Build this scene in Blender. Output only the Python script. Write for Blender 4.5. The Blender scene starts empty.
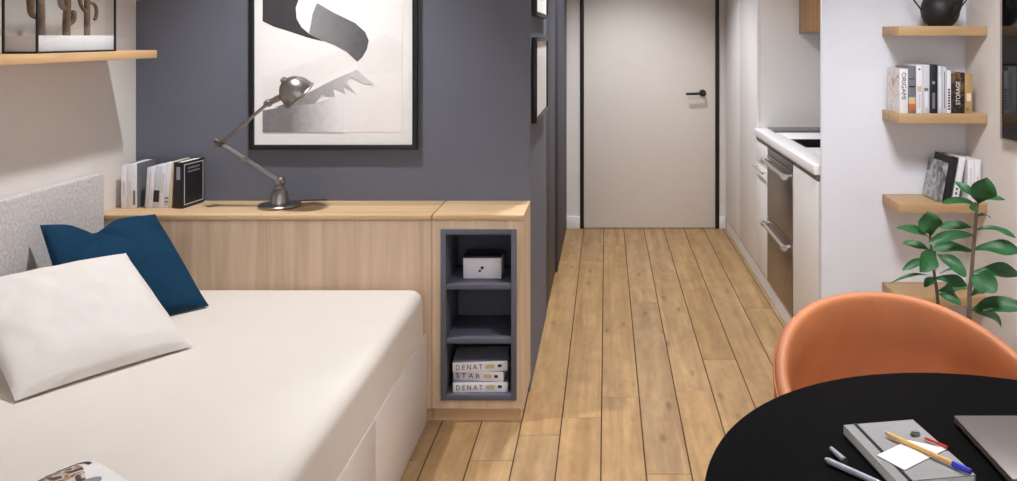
import bpy, bmesh, math, random
from mathutils import Vector, Matrix, noise

random.seed(7)
R = math.radians
scene = bpy.context.scene
COL = scene.collection
EYE = 1.45
F = 808.0
VX, VY = 606.0, 36.0


def at(px, py, Y):
    """room point at depth Y seen at that pixel"""
    return Vector(((px - VX) * Y / F, Y, EYE - (py - VY) * Y / F))


# ------------------------------------------------------------------ materials
def lin(c):
    out = []
    for v in c[:3]:
        v = v / 255.0
        out.append(v / 12.92 if v <= 0.04045 else ((v + 0.055) / 1.055) ** 2.4)
    return (out[0], out[1], out[2], 1.0)


def base_mat(name):
    m = bpy.data.materials.new(name)
    m.use_nodes = True
    nt = m.node_tree
    b = nt.nodes['Principled BSDF']
    return m, nt, b


def plain(name, c, rough=0.5, metal=0.0, spec=0.5, var=0.04, nscale=8.0, bump=0.0, bscale=60.0, coat=0.0):
    m, nt, b = base_mat(name)
    N, L = nt.nodes, nt.links
    tc = N.new('ShaderNodeTexCoord')
    n = N.new('ShaderNodeTexNoise')
    n.inputs['Scale'].default_value = nscale
    n.inputs['Detail'].default_value = 3
    L.new(tc.outputs['Object'], n.inputs['Vector'])
    r = N.new('ShaderNodeValToRGB')
    a = lin(c)
    r.color_ramp.elements[0].position = 0.3
    r.color_ramp.elements[1].position = 0.7
    r.color_ramp.elements[0].color = tuple(v * (1 - var) for v in a[:3]) + (1,)
    r.color_ramp.elements[1].color = tuple(min(1, v * (1 + var)) for v in a[:3]) + (1,)
    L.new(n.outputs['Fac'], r.inputs['Fac'])
    L.new(r.outputs['Color'], b.inputs['Base Color'])
    b.inputs['Roughness'].default_value = rough
    b.inputs['Metallic'].default_value = metal
    b.inputs['Specular IOR Level'].default_value = spec
    b.inputs['Coat Weight'].default_value = coat
    if bump:
        n2 = N.new('ShaderNodeTexNoise')
        n2.inputs['Scale'].default_value = bscale
        n2.inputs['Detail'].default_value = 4
        L.new(tc.outputs['Object'], n2.inputs['Vector'])
        bp = N.new('ShaderNodeBump')
        bp.inputs['Strength'].default_value = bump
        bp.inputs['Distance'].default_value = 0.01
        L.new(n2.outputs['Fac'], bp.inputs['Height'])
        L.new(bp.outputs['Normal'], b.inputs['Normal'])
    return m


def wood(name, c1, c2, axis='X', rough=0.45, attr=False, freq=1.0, knots=False):
    """oak-like grain running along one axis"""
    m, nt, b = base_mat(name)
    N, L = nt.nodes, nt.links
    tc = N.new('ShaderNodeTexCoord')
    mp = N.new('ShaderNodeMapping')
    s = {'X': (0.7, 14, 14), 'Y': (14, 0.7, 14), 'Z': (14, 14, 0.7)}[axis]
    mp.inputs['Scale'].default_value = tuple(v * freq for v in s)
    vec = tc.outputs['Object']
    if attr:
        at_ = N.new('ShaderNodeAttribute')
        at_.attribute_name = 'board'
        ad = N.new('ShaderNodeVectorMath')
        ad.operation = 'MULTIPLY_ADD'
        ad.inputs[1].default_value = (37.0, 53.0, 11.0)
        L.new(at_.outputs['Color'], ad.inputs[0])
        L.new(vec, ad.inputs[2])
        vec = ad.outputs[0]
    L.new(vec, mp.inputs['Vector'])
    n = N.new('ShaderNodeTexNoise')
    n.inputs['Scale'].default_value = 1.6
    n.inputs['Detail'].default_value = 6
    n.inputs['Roughness'].default_value = 0.6
    n.inputs['Distortion'].default_value = 0.6
    L.new(mp.outputs['Vector'], n.inputs['Vector'])
    r = N.new('ShaderNodeValToRGB')
    r.color_ramp.elements[0].position = 0.3
    r.color_ramp.elements[1].position = 0.68
    r.color_ramp.elements[0].color = lin(c1)
    r.color_ramp.elements[1].color = lin(c2)
    L.new(n.outputs['Fac'], r.inputs['Fac'])
    colr = r.outputs['Color']
    if attr:
        hs = N.new('ShaderNodeHueSaturation')
        sep = N.new('ShaderNodeSeparateColor')
        L.new(at_.outputs['Color'], sep.inputs['Color'])
        mr = N.new('ShaderNodeMapRange')
        mr.inputs['To Min'].default_value = 0.86
        mr.inputs['To Max'].default_value = 1.02
        L.new(sep.outputs['Red'], mr.inputs['Value'])
        L.new(mr.outputs['Result'], hs.inputs['Value'])
        ms = N.new('ShaderNodeMapRange')
        ms.inputs['To Min'].default_value = 1.0
        ms.inputs['To Max'].default_value = 1.1
        L.new(sep.outputs['Green'], ms.inputs['Value'])
        L.new(ms.outputs['Result'], hs.inputs['Saturation'])
        L.new(colr, hs.inputs['Color'])
        colr = hs.outputs['Color']
    if knots:
        mk = N.new('ShaderNodeMapping')
        mk.inputs['Scale'].default_value = (10.0, 3.6, 1)
        L.new(vec, mk.inputs['Vector'])
        v = N.new('ShaderNodeTexVoronoi')
        v.inputs['Scale'].default_value = 1.0
        L.new(mk.outputs['Vector'], v.inputs['Vector'])
        rk = N.new('ShaderNodeValToRGB')
        rk.color_ramp.elements[0].position = 0.03
        rk.color_ramp.elements[1].position = 0.17
        rk.color_ramp.elements[0].color = (0.42, 0.34, 0.28, 1)
        rk.color_ramp.elements[1].color = (1, 1, 1, 1)
        L.new(v.outputs['Distance'], rk.inputs['Fac'])
        mx = N.new('ShaderNodeMix')
        mx.data_type = 'RGBA'
        mx.blend_type = 'MULTIPLY'
        mx.inputs['Factor'].default_value = 0.75
        L.new(colr, mx.inputs[6])
        L.new(rk.outputs['Color'], mx.inputs[7])
        colr = mx.outputs[2]
        # cloudy mottling of brushed oak
        mm = N.new('ShaderNodeMapping')
        mm.inputs['Scale'].default_value = (16, 6, 1)
        L.new(vec, mm.inputs['Vector'])
        nm = N.new('ShaderNodeTexNoise')
        nm.inputs['Scale'].default_value = 1.0
        nm.inputs['Detail'].default_value = 5
        nm.inputs['Roughness'].default_value = 0.7
        L.new(mm.outputs['Vector'], nm.inputs['Vector'])
        rm = N.new('ShaderNodeValToRGB')
        rm.color_ramp.elements[0].position = 0.3
        rm.color_ramp.elements[1].position = 0.66
        rm.color_ramp.elements[0].color = (0.70, 0.66, 0.62, 1)
        rm.color_ramp.elements[1].color = (1.08, 1.06, 1.03, 1)
        L.new(nm.outputs['Fac'], rm.inputs['Fac'])
        mx2 = N.new('ShaderNodeMix')
        mx2.data_type = 'RGBA'
        mx2.blend_type = 'MULTIPLY'
        mx2.inputs['Factor'].default_value = 0.8
        L.new(colr, mx2.inputs[6])
        L.new(rm.outputs['Color'], mx2.inputs[7])
        colr = mx2.outputs[2]
    L.new(colr, b.inputs['Base Color'])
    b.inputs['Roughness'].default_value = rough
    bp = N.new('ShaderNodeBump')
    bp.inputs['Strength'].default_value = 0.08
    bp.inputs['Distance'].default_value = 0.003
    L.new(n.outputs['Fac'], bp.inputs['Height'])
    L.new(bp.outputs['Normal'], b.inputs['Normal'])
    return m


def felt(name, c1, c2, scale=45.0):
    m, nt, b = base_mat(name)
    N, L = nt.nodes, nt.links
    tc = N.new('ShaderNodeTexCoord')
    n = N.new('ShaderNodeTexNoise')
    n.inputs['Scale'].default_value = scale
    n.inputs['Detail'].default_value = 5
    n.inputs['Roughness'].default_value = 0.65
    L.new(tc.outputs['Object'], n.inputs['Vector'])
    r = N.new('ShaderNodeValToRGB')
    r.color_ramp.elements[0].position = 0.36
    r.color_ramp.elements[1].position = 0.64
    r.color_ramp.elements[0].color = lin(c1)
    r.color_ramp.elements[1].color = lin(c2)
    L.new(n.outputs['Fac'], r.inputs['Fac'])
    L.new(r.outputs['Color'], b.inputs['Base Color'])
    b.inputs['Roughness'].default_value = 0.95
    b.inputs['Specular IOR Level'].default_value = 0.1
    b.inputs['Sheen Weight'].default_value = 0.15
    bp = N.new('ShaderNodeBump')
    bp.inputs['Strength'].default_value = 0.3
    bp.inputs['Distance'].default_value = 0.004
    L.new(n.outputs['Fac'], bp.inputs['Height'])
    L.new(bp.outputs['Normal'], b.inputs['Normal'])
    return m


def glass_mat(name):
    m = bpy.data.materials.new(name)
    m.use_nodes = True
    nt = m.node_tree
    N, L = nt.nodes, nt.links
    for x in list(N):
        N.remove(x)
    o = N.new('ShaderNodeOutputMaterial')
    t = N.new('ShaderNodeBsdfTransparent')
    t.inputs['Color'].default_value = (0.95, 0.955, 0.95, 1)
    g = N.new('ShaderNodeBsdfGlossy')
    g.inputs['Roughness'].default_value = 0.02
    lw = N.new('ShaderNodeLayerWeight')
    lw.inputs['Blend'].default_value = 0.5
    pw = N.new('ShaderNodeMath')
    pw.operation = 'POWER'
    pw.inputs[1].default_value = 4.0
    L.new(lw.outputs['Facing'], pw.inputs[0])
    fr = N.new('ShaderNodeMath')
    fr.operation = 'MULTIPLY_ADD'
    fr.inputs[1].default_value = 0.6
    fr.inputs[2].default_value = 0.035
    L.new(pw.outputs[0], fr.inputs[0])
    mx = N.new('ShaderNodeMixShader')
    L.new(fr.outputs[0], mx.inputs['Fac'])
    L.new(t.outputs['BSDF'], mx.inputs[1])
    L.new(g.outputs['BSDF'], mx.inputs[2])
    L.new(mx.outputs['Shader'], o.inputs['Surface'])
    return m


def print_fade(name, c1, c2, x0, x1, axis=0):
    """printed tone that runs from c1 to c2 across the print"""
    m, nt, b = base_mat(name)
    N, L = nt.nodes, nt.links
    tc = N.new('ShaderNodeTexCoord')
    sp = N.new('ShaderNodeSeparateXYZ')
    L.new(tc.outputs['Object'], sp.inputs['Vector'])
    mr = N.new('ShaderNodeMapRange')
    mr.inputs['From Min'].default_value = x0
    mr.inputs['From Max'].default_value = x1
    L.new(sp.outputs[axis], mr.inputs['Value'])
    n = N.new('ShaderNodeTexNoise')
    n.inputs['Scale'].default_value = 40
    L.new(tc.outputs['Object'], n.inputs['Vector'])
    ma = N.new('ShaderNodeMath')
    ma.operation = 'MULTIPLY_ADD'
    ma.inputs[1].default_value = 0.3
    L.new(n.outputs['Fac'], ma.inputs[0])
    L.new(mr.outputs['Result'], ma.inputs[2])
    sb = N.new('ShaderNodeMath')
    sb.operation = 'SUBTRACT'
    sb.use_clamp = True
    sb.inputs[1].default_value = 0.15
    L.new(ma.outputs[0], sb.inputs[0])
    mx = N.new('ShaderNodeMix')
    mx.data_type = 'RGBA'
    mx.inputs[6].default_value = lin(c1)
    mx.inputs[7].default_value = lin(c2)
    L.new(sb.outputs[0], mx.inputs['Factor'])
    L.new(mx.outputs[2], b.inputs['Base Color'])
    b.inputs['Roughness'].default_value = 0.5
    return m


def blotch(name, stops, scale=18.0, rough=0.6):
    """printed picture: patches of a few ink colours"""
    m, nt, b = base_mat(name)
    N, L = nt.nodes, nt.links
    tc = N.new('ShaderNodeTexCoord')
    n = N.new('ShaderNodeTexNoise')
    n.inputs['Scale'].default_value = scale
    n.inputs['Detail'].default_value = 2
    n.inputs['Distortion'].default_value = 1.2
    L.new(tc.outputs['Object'], n.inputs['Vector'])
    r = N.new('ShaderNodeValToRGB')
    cr = r.color_ramp
    cr.elements[0].position = stops[0][0]
    cr.elements[0].color = lin(stops[0][1])
    cr.elements[1].position = stops[-1][0]
    cr.elements[1].color = lin(stops[-1][1])
    for p, c in stops[1:-1]:
        e = cr.elements.new(p)
        e.color = lin(c)
    L.new(n.outputs['Fac'], r.inputs['Fac'])
    L.new(r.outputs['Color'], b.inputs['Base Color'])
    b.inputs['Roughness'].default_value = rough
    return m


M = {}
M['wall_warm'] = plain('plaster warm', (228, 222, 216), 0.9, var=0.015, bump=0.05, bscale=90)
M['wall_white'] = plain('plaster white', (232, 235, 243), 0.9, var=0.01, bump=0.04, bscale=90)
M['wall_dark'] = plain('paint slate', (102, 104, 115), 0.75, var=0.02, bump=0.04, bscale=90)
M['ceiling'] = plain('ceiling white', (235, 233, 230), 0.95, var=0.01)
M['skirting'] = plain('skirting white', (232, 230, 228), 0.5, var=0.01)
M['door'] = plain('door paint', (228, 220, 211), 0.6, var=0.012)
M['black'] = plain('black metal', (20, 19, 20), 0.4, var=0.05)
M['dark_panel'] = plain('dark door panel', (62, 62, 74), 0.55, var=0.03)
M['floor'] = wood('oak boards', (158, 126, 88), (190, 158, 116), 'Y', 0.42, attr=True, knots=True)
M['gap'] = plain('board gap', (70, 50, 34), 0.9)
M['oak_x'] = wood('oak along', (192, 158, 116), (220, 190, 150), 'X', 0.45)
M['oak_shelf'] = wood('oak shelf', (178, 144, 102), (206, 172, 128), 'X', 0.5)
M['oak_z'] = wood('oak upright', (192, 164, 136), (220, 196, 168), 'Z', 0.45)
M['oak_y'] = wood('oak ledge', (196, 154, 104), (224, 186, 136), 'Y', 0.45)
M['oak_dark'] = wood('oak dark upright', (150, 110, 66), (184, 142, 92), 'Z', 0.5)
M['niche'] = plain('slate laminate', (92, 94, 106), 0.55, var=0.02)
M['cab_white'] = plain('cabinet white', (240, 237, 233), 0.4, var=0.008)
M['bed_white'] = plain('bed base white', (226, 220, 215), 0.25, var=0.008)
M['sheet'] = plain('bed cover cotton', (222, 215, 205), 0.92, var=0.012, spec=0.15, bump=0.06, bscale=240)
M['pillow'] = plain('white cotton', (223, 217, 211), 0.92, var=0.012, spec=0.15, bump=0.12, bscale=40)
M['blue'] = plain('petrol blue cotton', (18, 55, 80), 0.88, var=0.1, spec=0.15, bump=0.15, bscale=150)
M['felt'] = felt('grey wool felt', (182, 177, 174), (212, 206, 203), 95.0)
M['worktop'] = plain('worktop white', (240, 238, 236), 0.3, var=0.01)
M['steel'] = plain('brushed steel', (150, 140, 130), 0.35, 0.9, var=0.06, nscale=20)
M['steel_light'] = plain('bright steel', (205, 200, 195), 0.25, 0.9, var=0.03)
M['chan'] = plain('aluminium channel', (128, 126, 128), 0.4, 0.6, var=0.03)
M['hob'] = plain('hob glass', (84, 84, 90), 0.25, var=0.03)
M['sinkdark'] = plain('dark composite sink', (36, 32, 32), 0.4, var=0.05)
M['nickel'] = plain('dark nickel', (158, 154, 150), 0.3, 1.0, var=0.06, nscale=30)
M['nickel_worn'] = plain('worn bronze joint', (112, 98, 84), 0.4, 0.9, var=0.12, nscale=60)
M['paper'] = plain('paper white', (236, 234, 230), 0.85, var=0.015)
M['pages'] = plain('page edges', (226, 220, 208), 0.9, var=0.04, nscale=120)
M['print_white'] = plain('print white', (240, 235, 230), 0.6, var=0.01)
M['ink'] = plain('print ink', (58, 56, 58), 0.6, var=0.12, nscale=30)
M['ink_mid'] = print_fade('print mid', (146, 144, 144), (88, 86, 88), -0.12, 0.12)
M['ink_band'] = print_fade('print band', (112, 110, 110), (206, 204, 204), -0.2, 0.12)
M['ink_low'] = print_fade('print low', (122, 120, 122), (236, 232, 230), -0.18, 0.02)
M['ink_pale'] = plain('print pale', (234, 229, 224), 0.6, var=0.02)
M['bk_white'] = plain('book white', (232, 231, 235), 0.5, var=0.02)
M['bk_pale'] = plain('book pale grey', (206, 207, 214), 0.5, var=0.03)
M['bk_grey'] = plain('book grey', (120, 120, 126), 0.5, var=0.08)
M['bk_slate'] = plain('book slate', (150, 153, 166), 0.5, var=0.04)
M['bk_black'] = plain('book black', (24, 24, 27), 0.4, var=0.1)
M['bk_navy'] = plain('book charcoal', (34, 36, 46), 0.45, var=0.1)
M['bk_tan'] = plain('book tan', (176, 142, 96), 0.6, var=0.12, nscale=30)
M['bk_cream'] = plain('book cream', (226, 210, 182), 0.6, var=0.04)
M['bk_flower'] = blotch('book floral print', [(0.3, (150, 134, 126)), (0.40, (226, 212, 204)), (0.56, (240, 237, 236)), (0.74, (224, 200, 182))], 34)
M['bk_photo'] = blotch('book photo print', [(0.3, (70, 72, 78)), (0.46, (140, 142, 148)), (0.6, (196, 196, 200)), (0.75, (110, 112, 118))], 16)
M['bk_brown'] = blotch('book brown print', [(0.36, (22, 18, 16)), (0.5, (40, 30, 22)), (0.62, (120, 84, 44)), (0.75, (30, 24, 20))], 26)
M['orange'] = plain('orange print', (206, 104, 46), 0.6, var=0.15, nscale=80)
M['leather'] = plain('cognac leather', (186, 114, 68), 0.56, var=0.14, nscale=6, bump=0.10, bscale=160, spec=0.6)
M['leather_rim'] = plain('cognac leather piping', (176, 100, 58), 0.55, var=0.06, nscale=10, bump=0.1, bscale=160)
M['table'] = plain('black satin lacquer', (7, 7, 8), 0.5, var=0.08, spec=0.03)
M['laptop'] = plain('dark aluminium', (122, 114, 110), 0.42, 0.7, var=0.02)
M['rubber'] = plain('black rubber', (18, 18, 18), 0.8)
M['nb_grey'] = plain('notebook grey', (148, 147, 146), 0.7, var=0.03, nscale=60)
M['pencil'] = plain('raw wood pencil', (226, 180, 112), 0.5, var=0.04)
M['pencil_blue'] = plain('blue lacquer', (58, 66, 206), 0.4, var=0.04)
M['pencil_red'] = plain('red lacquer', (204, 52, 50), 0.4, var=0.05)
M['green'] = plain('green plastic', (72, 120, 70), 0.5)
M['pen'] = plain('satin pen metal', (176, 178, 192), 0.4, 0.3, var=0.04)
M['leaf'] = plain('leaf green', (38, 94, 46), 0.5, var=0.3, nscale=14, bump=0.1, bscale=30, spec=0.5)
M['bark'] = plain('thin bark', (112, 96, 84), 0.85, var=0.2, nscale=30, bump=0.4, bscale=60)
M['pot'] = plain('grey clay pot', (168, 164, 160), 0.8, var=0.04, bump=0.1)
M['soil'] = plain('potting soil', (56, 42, 32), 0.95, var=0.3, nscale=60, bump=0.6)
M['iron'] = plain('black cast iron', (22, 22, 23), 0.5, var=0.12, nscale=60, bump=0.15, bscale=220)
M['screen'] = plain('black screen', (10, 10, 13), 0.08, var=0.02)
M['bezel'] = plain('light bezel', (176, 162, 154), 0.4, var=0.02)
M['glass'] = glass_mat('clear glass')
M['dried'] = plain('dried brown plant', (112, 90, 72), 0.9, var=0.3, nscale=30, bump=0.4, bscale=60)
M['sand'] = plain('white sand tray', (226, 224, 224), 0.8, var=0.03, nscale=40)
M['mag'] = blotch('magazine bird picture', [(0.34, (30, 26, 28)), (0.44, (96, 64, 38)), (0.50, (228, 220, 208)), (0.56, (160, 104, 56)), (0.62, (44, 46, 64)), (0.72, (240, 238, 236))], 22)
M['mag_ink'] = plain('magazine dark ink', (44, 44, 56), 0.6, var=0.2, nscale=60)
M['text'] = plain('dark lettering', (30, 30, 32), 0.6)
M['text_white'] = plain('white lettering', (232, 230, 226), 0.6)
M['tan_label'] = plain('tan label', (206, 186, 150), 0.6)


# ------------------------------------------------------------------ mesh builder
class MB:
    def __init__(self):
        self.v, self.f, self.mi, self.attr = [], [], [], []

    def add(self, verts, faces, mi=0, mat=None, attr=None):
        o = len(self.v)
        for p in verts:
            p = Vector(p)
            if mat is not None:
                p = mat @ p
            self.v.append(p)
        for f in faces:
            self.f.append([o + i for i in f])
            self.mi.append(mi)
            self.attr.append(attr)
        return self

    def addbm(self, bm, mi=0, mat=None, attr=None):
        bm.verts.index_update()
        self.add([v.co.copy() for v in bm.verts], [[v.index for v in f.verts] for f in bm.faces], mi, mat, attr)
        bm.free()
        return self

    def box(self, x0, x1, y0, y1, z0, z1, bev=0.0, seg=2, mi=0, mat=None, attr=None):
        bm = bmesh.new()
        bmesh.ops.create_cube(bm, size=1)
        for v in bm.verts:
            v.co = Vector(((x0 + x1) / 2 + v.co.x * (x1 - x0), (y0 + y1) / 2 + v.co.y * (y1 - y0), (z0 + z1) / 2 + v.co.z * (z1 - z0)))
        if bev > 0:
            bmesh.ops.bevel(bm, geom=list(bm.edges), offset=bev, segments=seg, profile=0.5, affect='EDGES')
        return self.addbm(bm, mi, mat, attr)

    def tube(self, pts, rad, seg=12, mi=0, cap=True, mat=None):
        pts = [Vector(p) for p in pts]
        n = len(pts)
        rs = rad if isinstance(rad, (list, tuple)) else [rad] * n
        t0 = (pts[1] - pts[0]).normalized()
        up = Vector((0, 0, 1)) if abs(t0.z) < 0.9 else Vector((1, 0, 0))
        nrm = t0.cross(up).normalized()
        V, Fc = [], []
        for i in range(n):
            if i == 0:
                t = t0
            elif i == n - 1:
                t = (pts[-1] - pts[-2]).normalized()
            else:
                t = ((pts[i + 1] - pts[i]).normalized() + (pts[i] - pts[i - 1]).normalized()).normalized()
            nrm = (nrm - t * nrm.dot(t)).normalized()
            bn = t.cross(nrm)
            for k in range(seg):
                a = 2 * math.pi * k / seg
                V.append(pts[i] + (nrm * math.cos(a) + bn * math.sin(a)) * rs[i])
        for i in range(n - 1):
            for k in range(seg):
                k2 = (k + 1) % seg
                Fc.append([i * seg + k, i * seg + k2, (i + 1) * seg + k2, (i + 1) * seg + k])
        if cap:
            Fc.append(list(range(seg))[::-1])
            Fc.append([(n - 1) * seg + k for k in range(seg)])
        return self.add(V, Fc, mi, mat)

    def lathe(self, prof, seg=32, mi=0, mat=None, cap=True):
        V, Fc = [], []
        n = len(prof)
        for r, z in prof:
            for k in range(seg):
                a = 2 * math.pi * k / seg
                V.append((r * math.cos(a), r * math.sin(a), z))
        for i in range(n - 1):
            for k in range(seg):
                k2 = (k + 1) % seg
                Fc.append([i * seg + k, i * seg + k2, (i + 1) * seg + k2, (i + 1) * seg + k])
        if cap:
            Fc.append(list(range(seg))[::-1])
            Fc.append([(n - 1) * seg + k for k in range(seg)])
        return self.add(V, Fc, mi, mat)

    def prism(self, poly, d0, d1, mi=0, mat=None):
        """polygon in local xz, extruded in y from d0 to d1"""
        n = len(poly)
        V = [(p[0], d0, p[1]) for p in poly] + [(p[0], d1, p[1]) for p in poly]
        Fc = [list(range(n)), list(range(n, 2 * n))[::-1]]
        for i in range(n):
            j = (i + 1) % n
            Fc.append([i, i + n, j + n, j])
        return self.add(V, Fc, mi, mat)

    def sphere(self, c, r, seg=16, rings=10, mi=0, sc=(1, 1, 1)):
        bm = bmesh.new()
        bmesh.ops.create_uvsphere(bm, u_segments=seg, v_segments=rings, radius=r)
        for v in bm.verts:
            v.co = Vector((v.co.x * sc[0], v.co.y * sc[1], v.co.z * sc[2])) + Vector(c)
        return self.addbm(bm, mi)

    def build(self, name, mats, parent=None, smooth=None, loc=None):
        if not isinstance(mats, (list, tuple)):
            mats = [mats]
        me = bpy.data.meshes.new(name)
        me.from_pydata([tuple(p) for p in self.v], [], self.f)
        for m in mats:
            me.materials.append(m)
        me.polygons.foreach_set('material_index', self.mi)
        if any(a is not None for a in self.attr):
            ca = me.color_attributes.new('board', 'FLOAT_COLOR', 'CORNER')
            for p in me.polygons:
                a = self.attr[p.index] or (0.5, 0.5, 0.5)
                for li in p.loop_indices:
                    ca.data[li].color = (a[0], a[1], a[2], 1)
        bm = bmesh.new()
        bm.from_mesh(me)
        bmesh.ops.recalc_face_normals(bm, faces=bm.faces)
        bm.to_mesh(me)
        bm.free()
        if smooth is not None:
            me.polygons.foreach_set('use_smooth', [True] * len(me.polygons))
            me.set_sharp_from_angle(angle=R(smooth))
        o = bpy.data.objects.new(name, me)
        COL.objects.link(o)
        if parent:
            o.parent = parent
        if loc is not None:
            o.location = loc
        return o


def tag(o, label, cat, group=None, kind=None):
    o['label'] = label
    o['category'] = cat
    if group:
        o['group'] = group
    if kind:
        o['kind'] = kind
    return o


def thing(name, label, cat, loc=(0, 0, 0), rot=(0, 0, 0), group=None, kind=None):
    o = bpy.data.objects.new(name, None)
    o.empty_display_size = 0.05
    COL.objects.link(o)
    o.location = loc
    o.rotation_euler = rot
    return tag(o, label, cat, group, kind)


def structure(name, label, cat, mb, mats, smooth=None):
    return tag(mb.build(name, mats, None, smooth), label, cat, None, 'structure')


def lettering(s, length, height, origin, xdir, ydir, mat, parent, name='lettering'):
    """flat letters: centred at origin, running along xdir"""
    cu = bpy.data.curves.new('t', 'FONT')
    cu.body = s
    cu.extrude = 0.0
    o = bpy.data.objects.new('t', cu)
    COL.objects.link(o)
    bpy.context.view_layer.update()
    me = bpy.data.meshes.new_from_object(o.evaluated_get(bpy.context.evaluated_depsgraph_get()))
    bpy.data.objects.remove(o)
    xs = [v.co.x for v in me.vertices]
    ys = [v.co.y for v in me.vertices]
    cx, cy = (min(xs) + max(xs)) / 2, (min(ys) + max(ys)) / 2
    sx, sy = length / (max(xs) - min(xs)), height / (max(ys) - min(ys))
    X, Y_ = Vector(xdir).normalized(), Vector(ydir).normalized()
    for v in me.vertices:
        v.co = Vector(origin) + X * ((v.co.x - cx) * sx) + Y_ * ((v.co.y - cy) * sy)
    me.materials.clear()
    me.materials.append(mat)
    me.name = name
    ob = bpy.data.objects.new(name, me)
    COL.objects.link(ob)
    ob.parent = parent
    return ob


# ------------------------------------------------------------------ the room
XL, XR, YB, YF, YD, H = -1.92, 1.50, -1.6, 3.30, 6.09, 2.5
XC = -0.31           # left side of the hall
XK = 0.90            # kitchen fronts

# floor: oak boards 150 mm wide, seams where the photo shows them
seams = {-5: [3.9, 2.3], -4: [2.76, 4.6], -3: [2.55], -2: [2.76, 4.75], -1: [2.936, 5.2], 0: [3.071, 5.2], 1: [3.245, 5.6],
         2: [2.675, 4.4], 3: [3.3, 4.9], 4: [3.62, 5.2], 5: [3.2, 4.65], 6: [2.5, 4.3], 7: [3.0]}
fl = MB()
fl.box(XL - 0.1, XR + 0.1, YB - 0.1, YD + 0.12, -0.06, -0.003, mi=1)
for k in range(-13, 11):
    x0 = -0.167 + 0.15 * k
    x1 = x0 + 0.15
    x0c, x1c = max(x0, XL - 0.02), min(x1, XR + 0.02)
    if x1c - x0c < 0.01:
        continue
    ys = sorted([YB] + seams.get(k, [2.0 + random.random(), 4.2 + random.random()]) + [0.2 + random.random() * 0.9, YD + 0.02])
    for a, b in zip(ys[:-1], ys[1:]):
        col = (random.random(), random.random(), random.random())
        g = 0.0021
        fl.box(x0c + g, x1c - g, a + g * 0.7, b - g * 0.7, -0.006, 0.0, bev=0.0012, seg=1, attr=col)
structure('floor', 'light oak plank floor running down the hall to the door', 'floor', fl, [M['floor'], M['gap']])

structure('ceiling', 'plain white ceiling above the room and hall', 'ceiling',
          MB().box(XL - 0.1, XR + 0.1, YB - 0.1, YD + 0.12, H, H + 0.08), M['ceiling'])
structure('wall_left', 'warm pale wall behind the grey headboard on the left', 'wall',
          MB().box(XL - 0.1, XL, YB - 0.1, YF + 0.1, 0, H), M['wall_warm'])
structure('wall_center', 'slate grey wall behind the desk lamp and large framed print', 'wall',
          MB().box(XL, XC, YF, YF + 0.1, 0, H), M['wall_dark'])
structure('wall_hall', 'slate grey wall along the left side of the hall', 'wall',
          MB().box(XC - 0.1, XC, YF + 0.1, 4.205, 0, H).box(XC - 0.1, XC - 0.03, 4.205, YD, 0, H)
          .box(XC - 0.03, XC, 4.205, YD, 2.12, H), M['wall_dark'])
structure('wall_far', 'pale wall around the entrance door', 'wall',
          MB().box(XC - 0.1, -0.195, YD, YD + 0.12, 0, H).box(0.852, XR + 0.1, YD, YD + 0.12, 0, H)
          .box(-0.195, 0.852, YD, YD + 0.12, 2.13, H), M['wall_warm'])
structure('wall_right', 'warm grey wall on the right beside the shelves and screen', 'wall',
          MB().box(XR, XR + 0.1, YB - 0.1, YD, 0, H), M['wall_warm'])
structure('wall_partition', 'white end wall between the kitchen and the shelves', 'wall',
          MB().box(XK, XR, 3.37, 3.392, 0, H), M['wall_white'])
structure('wall_rear', 'wall with the window opening behind the viewer', 'wall',
          MB().box(XL - 0.1, XR + 0.1, YB - 0.1, YB, 0, 0.35).box(XL - 0.1, XR + 0.1, YB - 0.1, YB, 2.3, H)
          .box(XL - 0.1, -1.4, YB - 0.1, YB, 0.35, 2.3).box(1.3, XR + 0.1, YB - 0.1, YB, 0.35, 2.3), M['wall_warm'])

# skirting on the door wall
structure('baseboard_left', 'short white skirting left of the entrance door', 'baseboard',
          MB().box(XC, -0.196, YD - 0.014, YD, 0, 0.092, 0.003), M['skirting'], 40)
structure('baseboard_right', 'short white skirting right of the entrance door', 'baseboard',
          MB().box(0.853, XK, YD - 0.014, YD, 0, 0.092, 0.003), M['skirting'], 40)

# entrance door
d = thing('door_1', 'pale beige entrance door in a thin black frame at the end of the hall', 'door', (0.33, YD, 0), kind='structure')
MB().box(-0.525, -0.497, -0.012, 0.06, 0, 2.13, 0.003).box(0.495, 0.522, -0.012, 0.06, 0, 2.13, 0.003) \
    .box(-0.497, 0.495, -0.012, 0.06, 2.10, 2.13, 0.003).build('frame', M['black'], d, 40)
MB().box(-0.495, 0.493, -0.004, 0.05, 0.006, 2.098, 0.002).build('leaf', M['door'], d, 40)
hp = at(702.5, 93, YD)
hx, hz = hp.x - 0.33, hp.z
Ry = Matrix.Rotation(R(90), 4, 'X')
hd = MB()
hd.lathe([(0.0, 0.0), (0.026, 0.0), (0.026, 0.007), (0.024, 0.009), (0.0, 0.009)], 24, mat=Matrix.Translation((hx, -0.004, hz)) @ Ry, cap=False)
hd.tube([(hx, -0.006, hz), (hx, -0.04, hz), (hx - 0.008, -0.053, hz), (hx - 0.03, -0.056, hz - 0.001), (hx - 0.13, -0.056, hz - 0.004)],
        [0.0105, 0.0105, 0.0105, 0.010, 0.009], 14)
hd.build('handle', M['black'], d, 45)

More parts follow.
